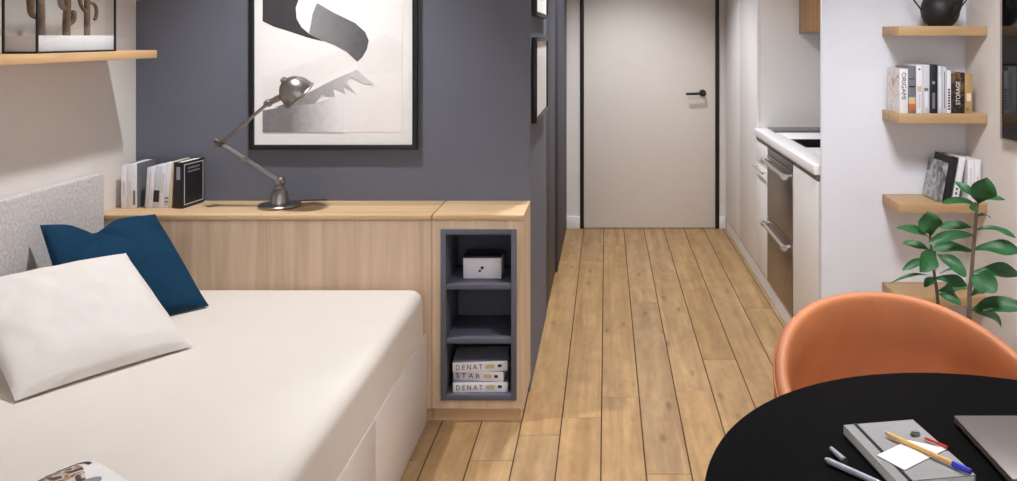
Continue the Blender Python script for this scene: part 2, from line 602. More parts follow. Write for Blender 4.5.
# two dark doors on the left of the hall
d2 = thing('door_2', 'dark slate flush door in the hall nearest the two small frames', 'door', (XC, 4.21, 0), kind='structure')
MB().box(-0.028, 0.0, 0.004, 0.735, 0.012, 2.115, 0.003).build('leaf', M['dark_panel'], d2, 40)
d3 = thing('door_3', 'dark slate hall door beside the entrance door, standing slightly proud', 'door', (XC, 4.95, 0), kind='structure')
MB().box(-0.028, 0.014, 0.002, 1.125, 0.012, 2.115, 0.003).build('leaf', M['dark_panel'], d3, 40)

# ------------------------------------------------------------------ kitchen
t = thing('tall_cabinet', 'tall pale kitchen cabinet between the worktop and the entrance door', 'cabinet', (XK, 4.825, 0))
MB().box(0.02, 0.598, 0.0, 1.245, 0.085, 2.4).build('body', M['cab_white'], t)
for a, b in ((0.001, 0.620), (0.623, 1.244)):
    MB().box(0.0, 0.019, a, b, 0.09, 2.398, 0.0015).build('door', M['cab_white'], t, 40)
MB().box(0.008, 0.02, 0.0, 1.245, 0.0, 0.084).build('plinth', M['skirting'], t)

t = thing('base_cabinet', 'narrow white base cabinet with bar handle left of the steel dishwasher', 'cabinet', (XK, 4.495, 0))
MB().box(0.02, 0.598, 0.0, 0.327, 0.085, 0.838).build('body', M['cab_white'], t)
MB().box(0.0, 0.019, 0.002, 0.325, 0.09, 0.70, 0.0015).build('door', M['cab_white'], t, 40)
dw = MB().box(0.0, 0.019, 0.002, 0.325, 0.703, 0.832, 0.0015).build('drawer', M['cab_white'], t, 40)
hb = MB().tube([(-0.026, 0.02, 0.68), (-0.026, 0.305, 0.68)], 0.005, 12)
for yy in (0.05, 0.275):
    hb.tube([(0.001, yy, 0.68), (-0.026, yy, 0.68)], 0.004, 10)
hb.build('handle', M['steel_light'], t, 40)
MB().box(0.008, 0.02, 0.0, 0.327, 0.0, 0.084).build('plinth', M['skirting'], t)

t = thing('dishwasher', 'stainless steel dishwasher with two bar handles under the white worktop', 'dishwasher', (XK, 3.893, 0))
MB().box(0.02, 0.58, 0.002, 0.598, 0.09, 0.66).build('body', M['chan'], t)
MB().box(0.02, 0.06, 0.002, 0.598, 0.661, 0.836).build('door_liner', M['chan'], t)
MB().box(-0.004, 0.019, 0.002, 0.598, 0.096, 0.447, 0.003).build('lower_door', M['steel'], t, 40)
MB().box(-0.004, 0.019, 0.002, 0.598, 0.452, 0.795, 0.003).build('upper_door', M['steel'], t, 40)
MB().box(-0.003, 0.019, 0.002, 0.598, 0.798, 0.834, 0.002).build('control_panel', M['chan'], t, 40)
for zz in (0.42, 0.765):
    h_ = MB().tube([(-0.034, 0.03, zz), (-0.034, 0.57, zz)], 0.011, 16)
    for yy in (0.045, 0.555):
        h_.tube([(-0.004, yy, zz), (-0.034, yy, zz)], 0.010, 14)
        h_.tube([(-0.034, yy - 0.018, zz), (-0.034, yy + 0.018, zz)], 0.0155, 16)
    h_.build('handle', M['steel_light'], t, 40)
MB().box(0.008, 0.02, 0.0, 0.60, 0.0, 0.088).build('plinth', M['skirting'], t)

t = thing('base_cabinet', 'plain white base cabinet between the steel dishwasher and the white end wall', 'cabinet', (XK, 3.425, 0))
MB().box(0.02, 0.598, 0.0, 0.465, 0.085, 0.838).build('body', M['cab_white'], t)
MB().box(0.0, 0.019, 0.002, 0.463, 0.09, 0.832, 0.0015).build('door', M['cab_white'], t, 40)
MB().box(0.008, 0.02, 0.0, 0.465, 0.0, 0.084).build('plinth', M['skirting'], t)

t = thing('worktop', 'white kitchen worktop with a grey grip channel under its edge', 'worktop', (XK, 3.425, 0.838))
sx0, sx1, sy0, sy1 = 0.085, 0.50, 0.56, 0.90
wt = MB()
wt.box(-0.018, sx0, 0, 1.396, 0.022, 0.062, 0.003)
wt.box(sx1, 0.598, 0, 1.396, 0.022, 0.062, 0.003)
wt.box(sx0 - 0.004, sx1 + 0.004, 0, sy0, 0.022, 0.062, 0.003)
wt.box(sx0 - 0.004, sx1 + 0.004, sy1, 1.396, 0.022, 0.062, 0.003)
wt.build('slab', M['worktop'], t, 40)
MB().box(-0.004, 0.02, 0.0, 1.396, 0.002, 0.021).build('grip_channel', M['chan'], t)

s = thing('sink', 'dark rectangular sink set into the white worktop', 'sink', (XK, 3.425, 0.84))
sk = MB()
sk.box(sx0 + 0.002, sx1 - 0.002, sy0 + 0.002, sy1 - 0.002, -0.16, -0.15)
sk.box(sx0 + 0.002, sx0 + 0.012, sy0 + 0.002, sy1 - 0.002, -0.15, 0.058)
sk.box(sx1 - 0.012, sx1 - 0.002, sy0 + 0.002, sy1 - 0.002, -0.15, 0.058)
sk.box(sx0 + 0.012, sx1 - 0.012, sy0 + 0.002, sy0 + 0.012, -0.15, 0.058)
sk.box(sx0 + 0.012, sx1 - 0.012, sy1 - 0.012, sy1 - 0.002, -0.15, 0.058)
sk.build('basin', M['sinkdark'], s)
MB().lathe([(0.0, 0), (0.03, 0), (0.032, 0.003), (0.0, 0.004)], 20, mat=Matrix.Translation(((sx0 + sx1) / 2, (sy0 + sy1) / 2, -0.15)), cap=False).build('drain', M['steel_light'], s, 40)

s = thing('hob', 'dark glass hob at the far end of the worktop', 'hob', (XK + 0.06, 4.60, 0.9005))
MB().box(0, 0.46, 0, 0.205, 0, 0.008, 0.002).build('glass_plate', M['hob'], s, 40)
for q, (cx, cy) in enumerate(((0.13, 0.1025), (0.33, 0.1025))):
    MB().lathe([(0.072, 0.0), (0.072, 0.0006), (0.068, 0.0006), (0.068, 0.0)], 32, mat=Matrix.Translation((cx, cy, 0.008)), cap=False).build('cooking_zone', M['steel_light'], s)

t = thing('wall_cabinet', 'oak wall cabinet hanging above the kitchen worktop', 'cabinet', (1.15, 3.425, 1.462))
MB().box(0.02, 0.348, 0.0, 1.39, 0.012, 0.86).build('body', M['oak_dark'], t)
for a, b in ((0.0, 0.46), (0.464, 0.924), (0.928, 1.388)):
    MB().box(0.0, 0.019, a, b, 0.012, 0.86, 0.0015).build('door', M['oak_dark'], t, 40)
MB().box(0.0, 0.348, 0.0, 1.39, 0.0, 0.011).build('bottom_panel', M['chan'], t)

# ------------------------------------------------------------------ storage console behind the bed
YC, ZT = 3.03, 0.778
XS = -0.653           # the joint between the two units
t = thing('storage_console', 'long oak storage unit under the slate wall, behind the bed', 'cabinet', (XL + 0.002, YC, 0))
wL = XS - (XL + 0.002)
MB().box(0, wL - 0.001, 0.0, YF - YC - 0.002, 0.053, 0.758).build('body', M['oak_z'], t)
MB().box(0, wL - 0.002, -0.002, YF - YC - 0.002, 0.760, ZT, 0.0015).build('lid', M['oak_x'], t, 40)
MB().box(0, wL - 0.001, 0.018, YF - YC - 0.01, 0, 0.053).build('plinth', M['oak_x'], t)

t = thing('niche_cabinet', 'oak end cabinet with a slate three-shelf open niche beside the hall', 'cabinet', (XS, YC, 0))
wR = (-0.3085) - XS
n0, n1 = -0.620 - XS, -0.335 - XS
dz0, dz1 = 0.085, 0.726
dep = YF - YC - 0.002
bd = MB()
bd.box(0.001, n0, 0, dep, 0.053, 0.758)
bd.box(n1, wR, 0, dep, 0.053, 0.758)
bd.box(n0, n1, 0, dep, 0.053, dz0)
bd.box(n0, n1, 0, dep, dz1, 0.758)
bd.build('body', M['oak_z'], t)
MB().box(0.002, wR, -0.002, dep, 0.760, ZT, 0.0015).build('lid', M['oak_x'], t, 40)
MB().box(0.001, wR - 0.01, 0.018, dep - 0.01, 0, 0.053).build('plinth', M['oak_x'], t)
th = 0.02
nf = MB()
nf.box(n0 + 0.0005, n0 + th, -0.006, dep - 0.004, dz0, dz1, 0.001)
nf.box(n1 - th, n1 - 0.0005, -0.006, dep - 0.004, dz0, dz1, 0.001)
nf.box(n0 + th, n1 - th, -0.006, dep - 0.004, dz1 - th, dz1 - 0.0005, 0.001)
nf.box(n0 + th, n1 - th, -0.006, dep - 0.004, dz0 + 0.0005, dz0 + 0.022, 0.001)
nf.box(n0 + th, n1 - th, dep - 0.016, dep - 0.004, dz0 + th, dz1 - th)
nfo = nf.build('niche', M['niche'], t, 40)
for zz in (0.500, 0.297):
    MB().box(n0 + th, n1 - th, -0.002, dep - 0.016, zz, zz + 0.02, 0.001).build('shelf', M['niche'], nfo, 40)

# white keepsake box
b_ = thing('keepsake_box', 'small white box with black lid in the top niche', 'box', (-0.474, 3.095, 0.5205))
MB().box(-0.073, 0.073, 0, 0.11, 0, 0.078, 0.002).build('body', M['bk_white'], b_, 40)
MB().box(-0.0725, 0.0725, 0.003, 0.108, 0.0785, 0.0845, 0.002).build('lid', M['bk_black'], b_, 40)
cl = MB().lathe([(0, 0), (0.006, 0), (0.006, 0.003), (0, 0.004)], 16, mat=Matrix.Translation((0.0, -0.0003, 0.042)) @ Ry, cap=False)
cl.box(-0.014, -0.005, -0.002, 0.0005, 0.026, 0.034, 0.0008)
cl.build('clasp', M['black'], b_, 40)


# ------------------------------------------------------------------ books
def book(name, label, t_, d_, h_, cover, loc, rz=0.0, lean=0.0, group=None, right_of=False, text=None, parts=None, flat=None, cat='book', spine=None):
    """upright book: spine on -Y. lean > 0 tips the top to +X about the lower right edge"""
    o = thing(name, label, cat, loc, (0, lean, rz), group)
    x0, x1 = (-t_, 0) if lean > 0 else (0, t_)
    c = 0.0022
    cv = MB()
    cv.box(x0, x0 + c, 0.001, d_, 0, h_, 0.0006, 1)
    cv.box(x1 - c, x1, 0.001, d_, 0, h_, 0.0006, 1)
    cv.box(x0, x1, 0, 0.0025, 0, h_, 0.001, 2, mi=1 if spine else 0)
    co = cv.build('cover', [cover, spine or cover], o, 40)
    MB().box(x0 + c, x1 - c, 0.003, d_ - 0.004, 0.003, h_ - 0.003).build('pages', M['pages'], o)
    if text:
        s_, ln, ht, zc, down, tm = text
        xm = (x0 + x1) / 2
        if down:
            lettering(s_, ln, ht, (xm, -0.0006, zc), (0, 0, -1), (1, 0, 0), tm, co)
        else:
            lettering(s_, ln, ht, (xm, -0.0006, zc), (0, 0, 1), (-1, 0, 0), tm, co)
    if parts:
        for (a, b, c0, c1, mt) in parts:     # printed patches on the spine, as fractions
            MB().box(x0 + t_ * a, x0 + t_ * b, -0.0006, 0.0, h_ * c0, h_ * c1).build('printed_patch', mt, co)
    return o, co, x0, x1


# --- console books: left to right
G1 = 'books standing at the left end of the oak console'
ZB = ZT + 0.0004
YBK = 3.15


def xat(px, Y):
    return (px - VX) * Y / F


bx = xat(121, YBK)
book('book', 'slim white book at the far left of the console row', 0.022, 0.13, 0.165, M['bk_white'], (bx, YBK, ZB), group=G1,
     parts=[(0.3, 0.7, 0.3, 0.62, M['bk_pale'])])
bx = xat(127, YBK)
book('book', 'thick white book with grey cover, second from left on the console', 0.038, 0.135, 0.174, M['bk_grey'], (bx, YBK, ZB), group=G1,
     spine=M['bk_white'], parts=[(0.62, 0.85, 0.08, 0.4, M['bk_grey']), (0.2, 0.35, 0.3, 0.6, M['bk_pale'])])
lx = [(148.0, 0.014, 0.158, 'bk_pale', 'thin pale grey leaning book, first of the tilted group'),
      (152.2, 0.016, 0.160, 'bk_white', 'white leaning book, second of the tilted group on the console'),
      (158.6, 0.025, 0.164, 'bk_pale', 'pale leaning book with dark block at its foot'),
      (163.4, 0.018, 0.168, 'bk_white', 'white leaning book left of the cream edged one'),
      (168.2, 0.018, 0.175, 'bk_white', 'white leaning book with printed foot beside the cream edge'),
      (171.5, 0.012, 0.180, 'bk_cream', 'thin cream leaning book touching the black book')]
for i, (px, tt, hh, mm, lb) in enumerate(lx):
    pr = None
    if i == 2:
        pr = [(0.05, 0.95, 0.14, 0.42, M['bk_navy'])]
    elif i == 4:
        pr = [(0.1, 0.9, 0.12, 0.16, M['bk_grey']), (0.1, 0.9, 0.2, 0.24, M['bk_grey']), (0.2, 0.8, 0.06, 0.09, M['bk_slate'])]
    elif i == 1:
        pr = [(0.3, 0.7, 0.2, 0.5, M['bk_pale'])]
    elif i == 3:
        pr = [(0.3, 0.7, 0.35, 0.8, M['bk_pale'])]
    book('book', lb, tt - 0.0006, 0.12, hh, M[mm], (xat(px, YBK + 0.003), YBK + 0.003, ZB), lean=R(4), group=G1, parts=pr)
o, co, x0, x1 = book('book', 'tall black book with white outlined cover ending the console row', 0.038, 0.135, 0.180, M['bk_black'],
                     (xat(174.5, YBK), YBK - 0.005, ZB), rz=R(-7), group=G1,
                     parts=[(0.3, 0.7, 0.62, 0.9, M['bk_slate']), (0.3, 0.7, 0.2, 0.5, M['bk_navy'])])
ol = MB()
xx = x1 + 0.0005
for (ya, yb, za, zb) in ((0.008, 0.128, 0.012, 0.0145), (0.008, 0.128, 0.168, 0.1705), (0.008, 0.0105, 0.0145, 0.168), (0.1255, 0.128, 0.0145, 0.168)):
    ol.box(x1 - 0.0005, xx, ya, yb, za, zb)
ol.build('cover_outline', M['text_white'], co)
ob = MB()
for (za, zb) in ((0.150, 0.157), (0.136, 0.142)):
    ob.box(x1 - 0.0005, xx, 0.03, 0.105, za, zb)
ob.build('printed_patch', M['bk_grey'], co)

# --- shelf books and wall shelves
SH = [(1.489, 'oak wall shelf carrying the black teapot', 1), (1.144, 'oak wall shelf carrying the upright book row', 2),
      (0.792, 'oak wall shelf carrying the leaning books', 3), (0.425, 'lowest oak wall shelf, behind the plant and leather chair', 4)]
shelf0 = None
for z, lb, k in SH:
    if shelf0 is None:
        shelf0 = MB().box(1.151, 1.496, 3.174, 3.369, -0.038, 0.0, 0.002).build('wall_shelf', M['oak_shelf'], None, 40)
        so = shelf0
    else:
        so = shelf0.copy()
        COL.objects.link(so)
    so.location = (0, 0, z)
    tag(so, lb, 'shelf', 'oak shelves on the white end wall')

G2 = 'books on the second wall shelf'
Y2 = 3.195
Z2 = 1.1445
# (px0, px1, height, material, label, text, parts)
row = [
    (899.6, 908, 0.176, M['bk_flower'], 'white origami book with vertical title and floral cover', ('ORIGAMI', 0.105, 0.018, 0.108, True, M['text']), None, M['bk_white']),
    (908.3, 915.8, 0.186, M['bk_grey'], 'grey book with an orange picture low on its spine', None,
     [(0.1, 0.9, 0.06, 0.2, M['orange']), (0.05, 0.95, 0.2, 0.34, M['tan_label']), (0.1, 0.9, 0.55, 0.58, M['bk_black']), (0.1, 0.9, 0.72, 0.74, M['bk_black'])], None),
    (916.2, 922.6, 0.190, M['bk_white'], 'white book with dark dot right of the grey one', None, [(0.35, 0.65, 0.9, 0.93, M['text']), (0.2, 0.8, 0.45, 0.56, M['tan_label']), (0.35, 0.65, 0.1, 0.4, M['bk_pale'])], None),
    (923, 929.6, 0.192, M['bk_pale'], 'pale grey book left of the black spined one', None, [(0.3, 0.7, 0.12, 0.45, M['bk_white']), (0.2, 0.8, 0.46, 0.52, M['bk_grey'])], None),
    (930, 937.6, 0.192, M['bk_navy'], 'tall charcoal book in the middle of the second shelf', None, [(0.3, 0.65, 0.1, 0.42, M['bk_grey']), (0.3, 0.65, 0.6, 0.66, M['bk_slate'])], None),
    (938, 942, 0.186, M['bk_pale'], 'thin pale book just right of the charcoal one', None, [(0.3, 0.7, 0.1, 0.8, M['bk_white'])], None),
    (942.4, 946.6, 0.184, M['bk_pale'], 'thin pale book with grey stripe, second to the left of the storage book', None, [(0.4, 0.6, 0.1, 0.9, M['bk_grey'])], None),
    (947, 951, 0.168, M['bk_white'], 'slim white book with a column of small black marks', None,
     [(0.25, 0.75, 0.08 + 0.065 * q, 0.12 + 0.065 * q, M['text']) for q in range(8)], None),
    (951.4, 964.6, 0.160, M['bk_black'], 'black storage book with white upright title', ('STORAGE', 0.092, 0.017, 0.080, False, M['text_white']), None, M['bk_brown']),
    (965, 972.5, 0.158, M['bk_tan'], 'tan book ending the second shelf row on the right', None, [(0.15, 0.5, 0.06, 0.14, M['green']), (0.2, 0.8, 0.3, 0.5, M['bk_cream'])], None),
]
for (p0, p1, hh, mt, lb, tx, pr, sp) in row:
    a, b = xat(p0, Y2), xat(p1, Y2)
    book('book', lb, b - a, 0.14, hh, mt, (a, Y2, Z2), group=G2, text=tx, parts=pr, spine=sp)

G3 = 'books leaning on the third wall shelf'
Z3 = 0.7925
lean3 = [(942.0, 0.020, 0.155, 'bk_photo', 'grey photo covered book leaning first on the third shelf', None, 10),
         (950.5, 0.031, 0.178, 'bk_black', 'thick black book leaning on the third shelf', None, 10),
         (958.0, 0.024, 0.176, 'bk_white', 'white leaning book right of the thick black one',
          [(0.3, 0.6, 0.06, 0.11, M['text']), (0.3, 0.6, 0.16, 0.21, M['text']), (0.3, 0.6, 0.26, 0.31, M['text'])], 10)]
for (px, tt, hh, mm, lb, pr, ang) in lean3:
    book('book', lb, tt, 0.15, hh, M[mm], (xat(px, 3.20), 3.20, Z3), lean=R(ang), group=G3, parts=pr)
book('book', 'white book upright behind the plant top on the third shelf', 0.026, 0.15, 0.168, M['bk_white'], (xat(965.5, 3.20) + 0.0085, 3.20, Z3), group=G3,
     parts=[(0.4, 0.6, 0.3, 0.8, M['bk_pale'])])
book('book', 'rightmost white book on the third shelf, nearest the right wall', 0.024, 0.15, 0.166, M['bk_white'], (xat(965.5, 3.20) + 0.036, 3.20, Z3), group=G3,
     parts=[(0.4, 0.6, 0.2, 0.6, M['tan_label'])])


# --- lying books in the bottom niche
def flat_book(label, w, dd, hh, cover, loc, rz, text, rot=(0, 0)):
    o = thing('book', label, 'book', loc, (0, rot[0], rz), 'books lying in the bottom niche')
    c = 0.0025
    cv = MB()
    cv.box(-w / 2, w / 2, 0.001, dd, 0, c, 0.0006, 1)
    cv.box(-w / 2, w / 2, 0.001, dd, hh - c, hh, 0.0006, 1)
    cv.box(-w / 2, w / 2, 0, 0.003, 0, hh, 0.001, 2, mi=1)
    co = cv.build('cover', [cover, M['bk_white']], o, 40)
    MB().box(-w / 2 + 0.003, w / 2 - 0.003, 0.003, dd - 0.004, c, hh - c).build('pages', M['pages'], o)
    lettering(text, w * 0.48, hh * 0.5, (-w * 0.2, -0.0006, hh * 0.5), (1, 0, 0), (0, 0, 1), M['text'], co)
    MB().box(w * 0.1, w * 0.26, -0.0006, 0.0, hh * 0.3, hh * 0.72).build('printed_label', M['tan_label'], co)
    MB().box(w * 0.32, w * 0.39, -0.0006, 0.0, hh * 0.4, hh * 0.68).build('printed_patch', M['text'], co)
    return o


ncx = -0.4775
flat_book('white spined book at the bottom of the niche stack', 0.206, 0.16, 0.037, M['bk_slate'], (ncx + 0.004, 3.045, 0.1075), R(2), 'D E N A T')
flat_book('white spined book in the middle of the niche stack', 0.194, 0.15, 0.036, M['bk_slate'], (ncx - 0.006, 3.058, 0.1449), R(-6), 'S T A R')
flat_book('slate covered book on top of the niche stack', 0.206, 0.15, 0.037, M['bk_slate'], (ncx + 0.002, 3.054, 0.1813), R(5), 'D E N A T')

# ------------------------------------------------------------------ desk lamp
LY = 3.185
lc = at(279.5, 205, LY)
L0 = Vector((lc.x, LY, ZT + 0.0004))
lamp = thing('desk_lamp', 'dark nickel articulated desk lamp standing on the oak console', 'lamp', L0)


def lp(px, py, dy=0.0):
    p = at(px, py, LY + dy)
    return Vector((p.x - L0.x, dy, p.z - L0.z))


MB().lathe([(0, 0), (0.079, 0), (0.081, 0.003), (0.081, 0.008), (0.078, 0.011), (0.05, 0.013), (0.036, 0.015), (0.034, 0.02), (0.033, 0.04),
            (0.029, 0.058), (0.022, 0.068), (0.017, 0.071), (0.017, 0.08), (0.0, 0.08)], 40, cap=False).build('base', M['nickel'], lamp, 35)
j0 = Vector((0.004, 0, 0.099))
j1 = lp(221, 143.5, -0.05)
j2 = lp(268.5, 103, -0.10)
jn = MB()
jn.sphere(j0, 0.019, 20, 12)
jn.tube([j0 + Vector((0, -0.026, 0)), j0 + Vector((0, 0.026, 0))], 0.009, 16)
jn.tube([(0.0, 0, 0.07), j0], 0.012, 16)
jn.build('joint', M['nickel'], lamp, 40)
ar = MB()
ar.tube([j0 + Vector((0, 0.008, 0)), j1 + Vector((0, 0.008, 0))], 0.0052, 12)
ar.tube([j0 + Vector((0, -0.008, 0)), j1 + Vector((0, -0.008, 0))], 0.0052, 12)
mid = j0.lerp(j1, 0.6)
ar.tube([mid + Vector((0, -0.013, 0)), mid + Vector((0, 0.013, 0))], 0.0075, 12)
ar.build('arm', M['nickel'], lamp, 40)
ar = MB()
ar.tube([j1, j2], 0.0065, 12)
ar.tube([j1.lerp(j2, 0.48), j1.lerp(j2, 0.56)], 0.0085, 12)
ar.build('arm', M['nickel'], lamp, 40)
jn = MB()
jn.sphere(j1, 0.014, 18, 12)
jn.tube([j1 + Vector((0, -0.024, 0)), j1 + Vector((0, 0.024, 0))], 0.012, 16)
jn.tube([j1, j1 + (j1 - j0).normalized() * 0.028], 0.009, 14)
jn.build('joint', M['nickel_worn'], lamp, 40)
jn = MB()
jn.sphere(j2, 0.015, 18, 12)
jn.tube([j2 + Vector((0, -0.024, 0)), j2 + Vector((0, 0.024, 0))], 0.010, 16)
sc_ = lp(293, 98)            # near the centre of the opening
jn.tube([j2, lp(281, 97, -0.112)], [0.010, 0.013], 14)
jn.build('joint', M['nickel'], lamp, 40)
# domed shade, opening towards lower right
axis = Vector((0.62, 0.36, -0.74)).normalized()
zax = -axis
xax = Vector((0, 1, 0)).cross(zax).normalized()
yax = zax.cross(xax)
Msh = Matrix((xax, yax, zax)).transposed().to_4x4()
Msh.translation = lp(299, 94.5, -0.115)
prof = []
Rs = 0.064
for i in range(0, 15):
    a = R(2 + 88 * i / 14)
    prof.append((Rs * math.cos(a) if i < 14 else 0.004, 0.078 * math.sin(a)))
outer = [(Rs + 0.003, -0.006), (Rs + 0.004, -0.002), (Rs + 0.001, 0.001)] + prof
inner = [(max(0.003, r - 0.003), z - 0.003) for r, z in prof][::-1]
MB().lathe(outer + inner + [(Rs - 0.002, -0.006), (Rs + 0.003, -0.006)], 40, mat=Msh, cap=False).build('lamp_shade', M['nickel'], lamp, 40)
MB().lathe([(0.0, 0.0), (0.012, 0.004), (0.018, 0.014), (0.02, 0.024), (0.016, 0.036), (0.010, 0.046), (0.010, 0.06), (0, 0.062)][::1], 20,
           mat=Msh @ Matrix.Translation((0, 0, 0.01)), cap=False).build('bulb', M['paper'], lamp, 40)
MB().tube([Msh @ Vector((0, 0, 0.074)), Msh @ Vector((0, 0, 0.088))], [0.014, 0.010], 16).build('cap', M['nickel'], lamp, 40)
MB().tube([Vector((0.02, 0.03, 0.012)), Vector((0.03, 0.075, 0.004)), Vector((0.06, 0.095, 0.004)), Vector((0.15, 0.106, 0.004))], 0.0025, 8).build('cord', M['rubber'], lamp, 40)

# ------------------------------------------------------------------ large framed print
YP = YF - 0.026
fx0, fx1, fz0 = xat(248.5, YP), xat(417, YP), at(0, 150, YP).z
fz1 = fz0 + 0.99
pc = Vector(((fx0 + fx1) / 2, YP, fz0))
art = thing('framed_print', 'large black framed abstract black and white print on the slate wall', 'picture', pc)
w2 = (fx1 - fx0) / 2
fb = 0.020
fr = MB()
fr.box(-w2, -w2 + fb, 0, 0.024, 0, 0.99, 0.002)
fr.box(w2 - fb, w2, 0, 0.024, 0, 0.99, 0.002)
fr.box(-w2 + fb, w2 - fb, 0, 0.024, 0, fb, 0.002)
fr.box(-w2 + fb, w2 - fb, 0, 0.024, 0.99 - fb, 0.99, 0.002)
fr.build('frame', M['black'], art, 40)
MB().box(-w2 + fb, w2 - fb, 0.010, 0.022, fb, 0.99 - fb).build('mat_board', M['paper'], art)


def ap(p):
    """print coordinates from the crop of the photograph"""
    q = at(240 + p[0] / 3.206, p[1] / 3.206, YP + 0.01)
    return (q.x - pc.x, q.z - pc.z)


pr = MB()
top = ap((75, -1500))[1]
tz = min(0.92, top)
x0p, x1p, z0p = ap((73, 0))[0], ap((521, 0))[0], ap((0, 424))[1]
pr.prism([(x0p, z0p), (x1p, z0p), (x1p, tz), (x0p, tz)], 0.0090, 0.0099, 0)
lay = [
    (5, [(x0p, ap((0, 250))[1]), ap((300, 170)), ap((470, 110)), (x1p, ap((0, 140))[1]), (x1p, ap((0, 230))[1]), ap((420, 235)), ap((300, 250)), ap((180, 310)), (x0p, ap((0, 345))[1])]),
    (1, [(x0p, ap((0, -420))[1]), ap((120, -330)), ap((210, -180)), ap((215, -80)), ap((188, 0)), ap((179, 25)), ap((182, 60)), ap((198, 88)), ap((222, 108)), ap((268, 133)), ap((220, 121)), ap((150, 98)), ap((110, 86)), (x0p, ap((0, 68))[1])]),
    (2, [ap((247, 9)), ap((300, 40)), ap((370, 74)), ap((402, 103)), ap((413, 130)), ap((407, 158)), ap((392, 184)), ap((376, 198)), ap((342, 166)), ap((300, 143)), ap((255, 126)), ap((222, 106)), ap((228, 75)), ap((233, 45))]),
    (4, [(x0p, ap((0, 354))[1]), ap((150, 341)), ap((240, 331)), ap((330, 300)), ap((330, 424)), (x0p, z0p)]),
    (3, [ap((110, 345)), ap((165, 325)), ap((230, 290)), ap((300, 255)), ap((370, 222)), ap((385, 232)), ap((340, 262)), ap((372, 300)), ap((330, 275)), ap((338, 300)), ap((300, 282)), ap((305, 312)), ap((262, 305)), ap((240, 331)), ap((170, 340))]),
    (0, [ap((163, 316)), ap((230, 278)), ap((300, 240)), ap((372, 205)), ap((380, 222)), ap((300, 256)), ap((230, 292)), ap((172, 326))]),
    (3, [ap((345, 240)), ap((385, 232)), ap((430, 270)), ap((395, 268))]),
]
for i, (mi_, poly) in enumerate(lay):
    pr.prism(poly, 0.0090 - 0.0003 * (i + 1), 0.0092, mi_)
pr.build('print', [M['print_white'], M['ink'], M['ink_mid'], M['ink_band'], M['ink_low'], M['ink_pale']], art)

# small frames on the hall wall
for zb, lb, hh in ((1.085, 'small black framed print on the hall wall, the lower of two', 0.36), (1.535, 'small black framed print on the hall wall, the upper of two', 0.36)):
    sf = thing('framed_print', lb, 'picture', (XC + 0.001, 3.36, zb), group='small frames on the hall wall')
    q = MB()
    q.box(0, 0.022, 0, 0.018, 0, hh, 0.0015).box(0, 0.022, 0.632, 0.65, 0, hh, 0.0015)
    q.box(0, 0.022, 0.018, 0.632, 0, 0.018, 0.0015).box(0, 0.022, 0.018, 0.632, hh - 0.018, hh, 0.0015)
    q.build('frame', M['black'], sf, 40)
    MB().box(0.002, 0.014, 0.018, 0.632, 0.018, hh - 0.018).build('mat_board', M['paper'], sf)
    MB().box(0.0135, 0.0148, 0.18, 0.47, 0.08, hh - 0.08).build('print', M['ink_pale'], sf)

# ------------------------------------------------------------------ ledge with glass case
tag(MB().box(XL + 0.001, -1.722, 1.2, 3.10, 1.366, 1.396, 0.002).build('wall_ledge', M['oak_y'], None, 40),
    'long narrow oak ledge on the left wall above the headboard', 'shelf')
gx1 = -1.73
gy0, gy1 = 2.457, 2.847
gz = 1.3965
gx0 = gx1 - 0.103
gc = thing('glass_case', 'black edged glass display case on the oak ledge', 'display case', ((gx0 + gx1) / 2, (gy0 + gy1) / 2, gz))
hw, hl, gh = 0.0515, 0.195, 0.32
e = 0.0028
gf = MB()
for sx in (-1, 1):
    for sy in (-1, 1):
        gf.box(sx * hw - e, sx * hw + e, sy * hl - e, sy * hl + e, 0, gh)
for zz in (0.003, gh):
    for sx in (-1, 1):
        gf.box(sx * hw - e, sx * hw + e, -hl + e, hl - e, zz - 0.003, zz + 0.003)
    for sy in (-1, 1):
        gf.box(-hw + e, hw - e, sy * hl - e, sy * hl + e, zz - 0.003, zz + 0.003)
gf.build('frame', M['black'], gc)
MB().box(-hw + 0.0032, hw - 0.0032, -hl + 0.0032, hl - 0.0032, 0.004, 0.055, 0.001).build('tray', M['sand'], gc, 40)
gl = MB()
for sx in (-1, 1):
    gl.add([(sx * hw, -hl + e, 0.006), (sx * hw, hl - e, 0.006), (sx * hw, hl - e, gh - 0.003), (sx * hw, -hl + e, gh - 0.003)], [[0, 1, 2, 3]])
for sy in (-1, 1):
    gl.add([(-hw + e, sy * hl, 0.006), (hw - e, sy * hl, 0.006), (hw - e, sy * hl, gh - 0.003), (-hw + e, sy * hl, gh - 0.003)], [[0, 1, 2, 3]])
gl.add([(-hw + e, -hl + e, gh), (hw - e, -hl + e, gh), (hw - e, hl - e, gh), (-hw + e, hl - e, gh)], [[0, 1, 2, 3]])
gl.build('glass_pane', M['glass'], gc)
XA = -1.782
zb = gz + 0.0552


def curve(pts, n=6):
    """smooth a polyline"""
    pts = [Vector(p) for p in pts]
    out = []
    P = [pts[0]] + pts + [pts[-1]]
    for i in range(1, len(P) - 2):
        for k in range(n):
            t_ = k / n
            a, b, c, d_ = P[i - 1], P[i], P[i + 1], P[i + 2]
            out.append(0.5 * ((2 * b) + (-a + c) * t_ + (2 * a - 5 * b + 4 * c - d_) * t_ ** 2 + (-a + 3 * b - 3 * c + d_) * t_ ** 3))
    out.append(pts[-1])
    return out


def arm(mb, pts, r0, r1):
    c = curve(pts)
    n = len(c)
    rs = [(r0 + (r1 - r0) * i / (n - 1)) * (0.35 if i == n - 1 else (0.8 if i == n - 2 else 1)) for i in range(n)]
    mb.tube(c, rs, 10)


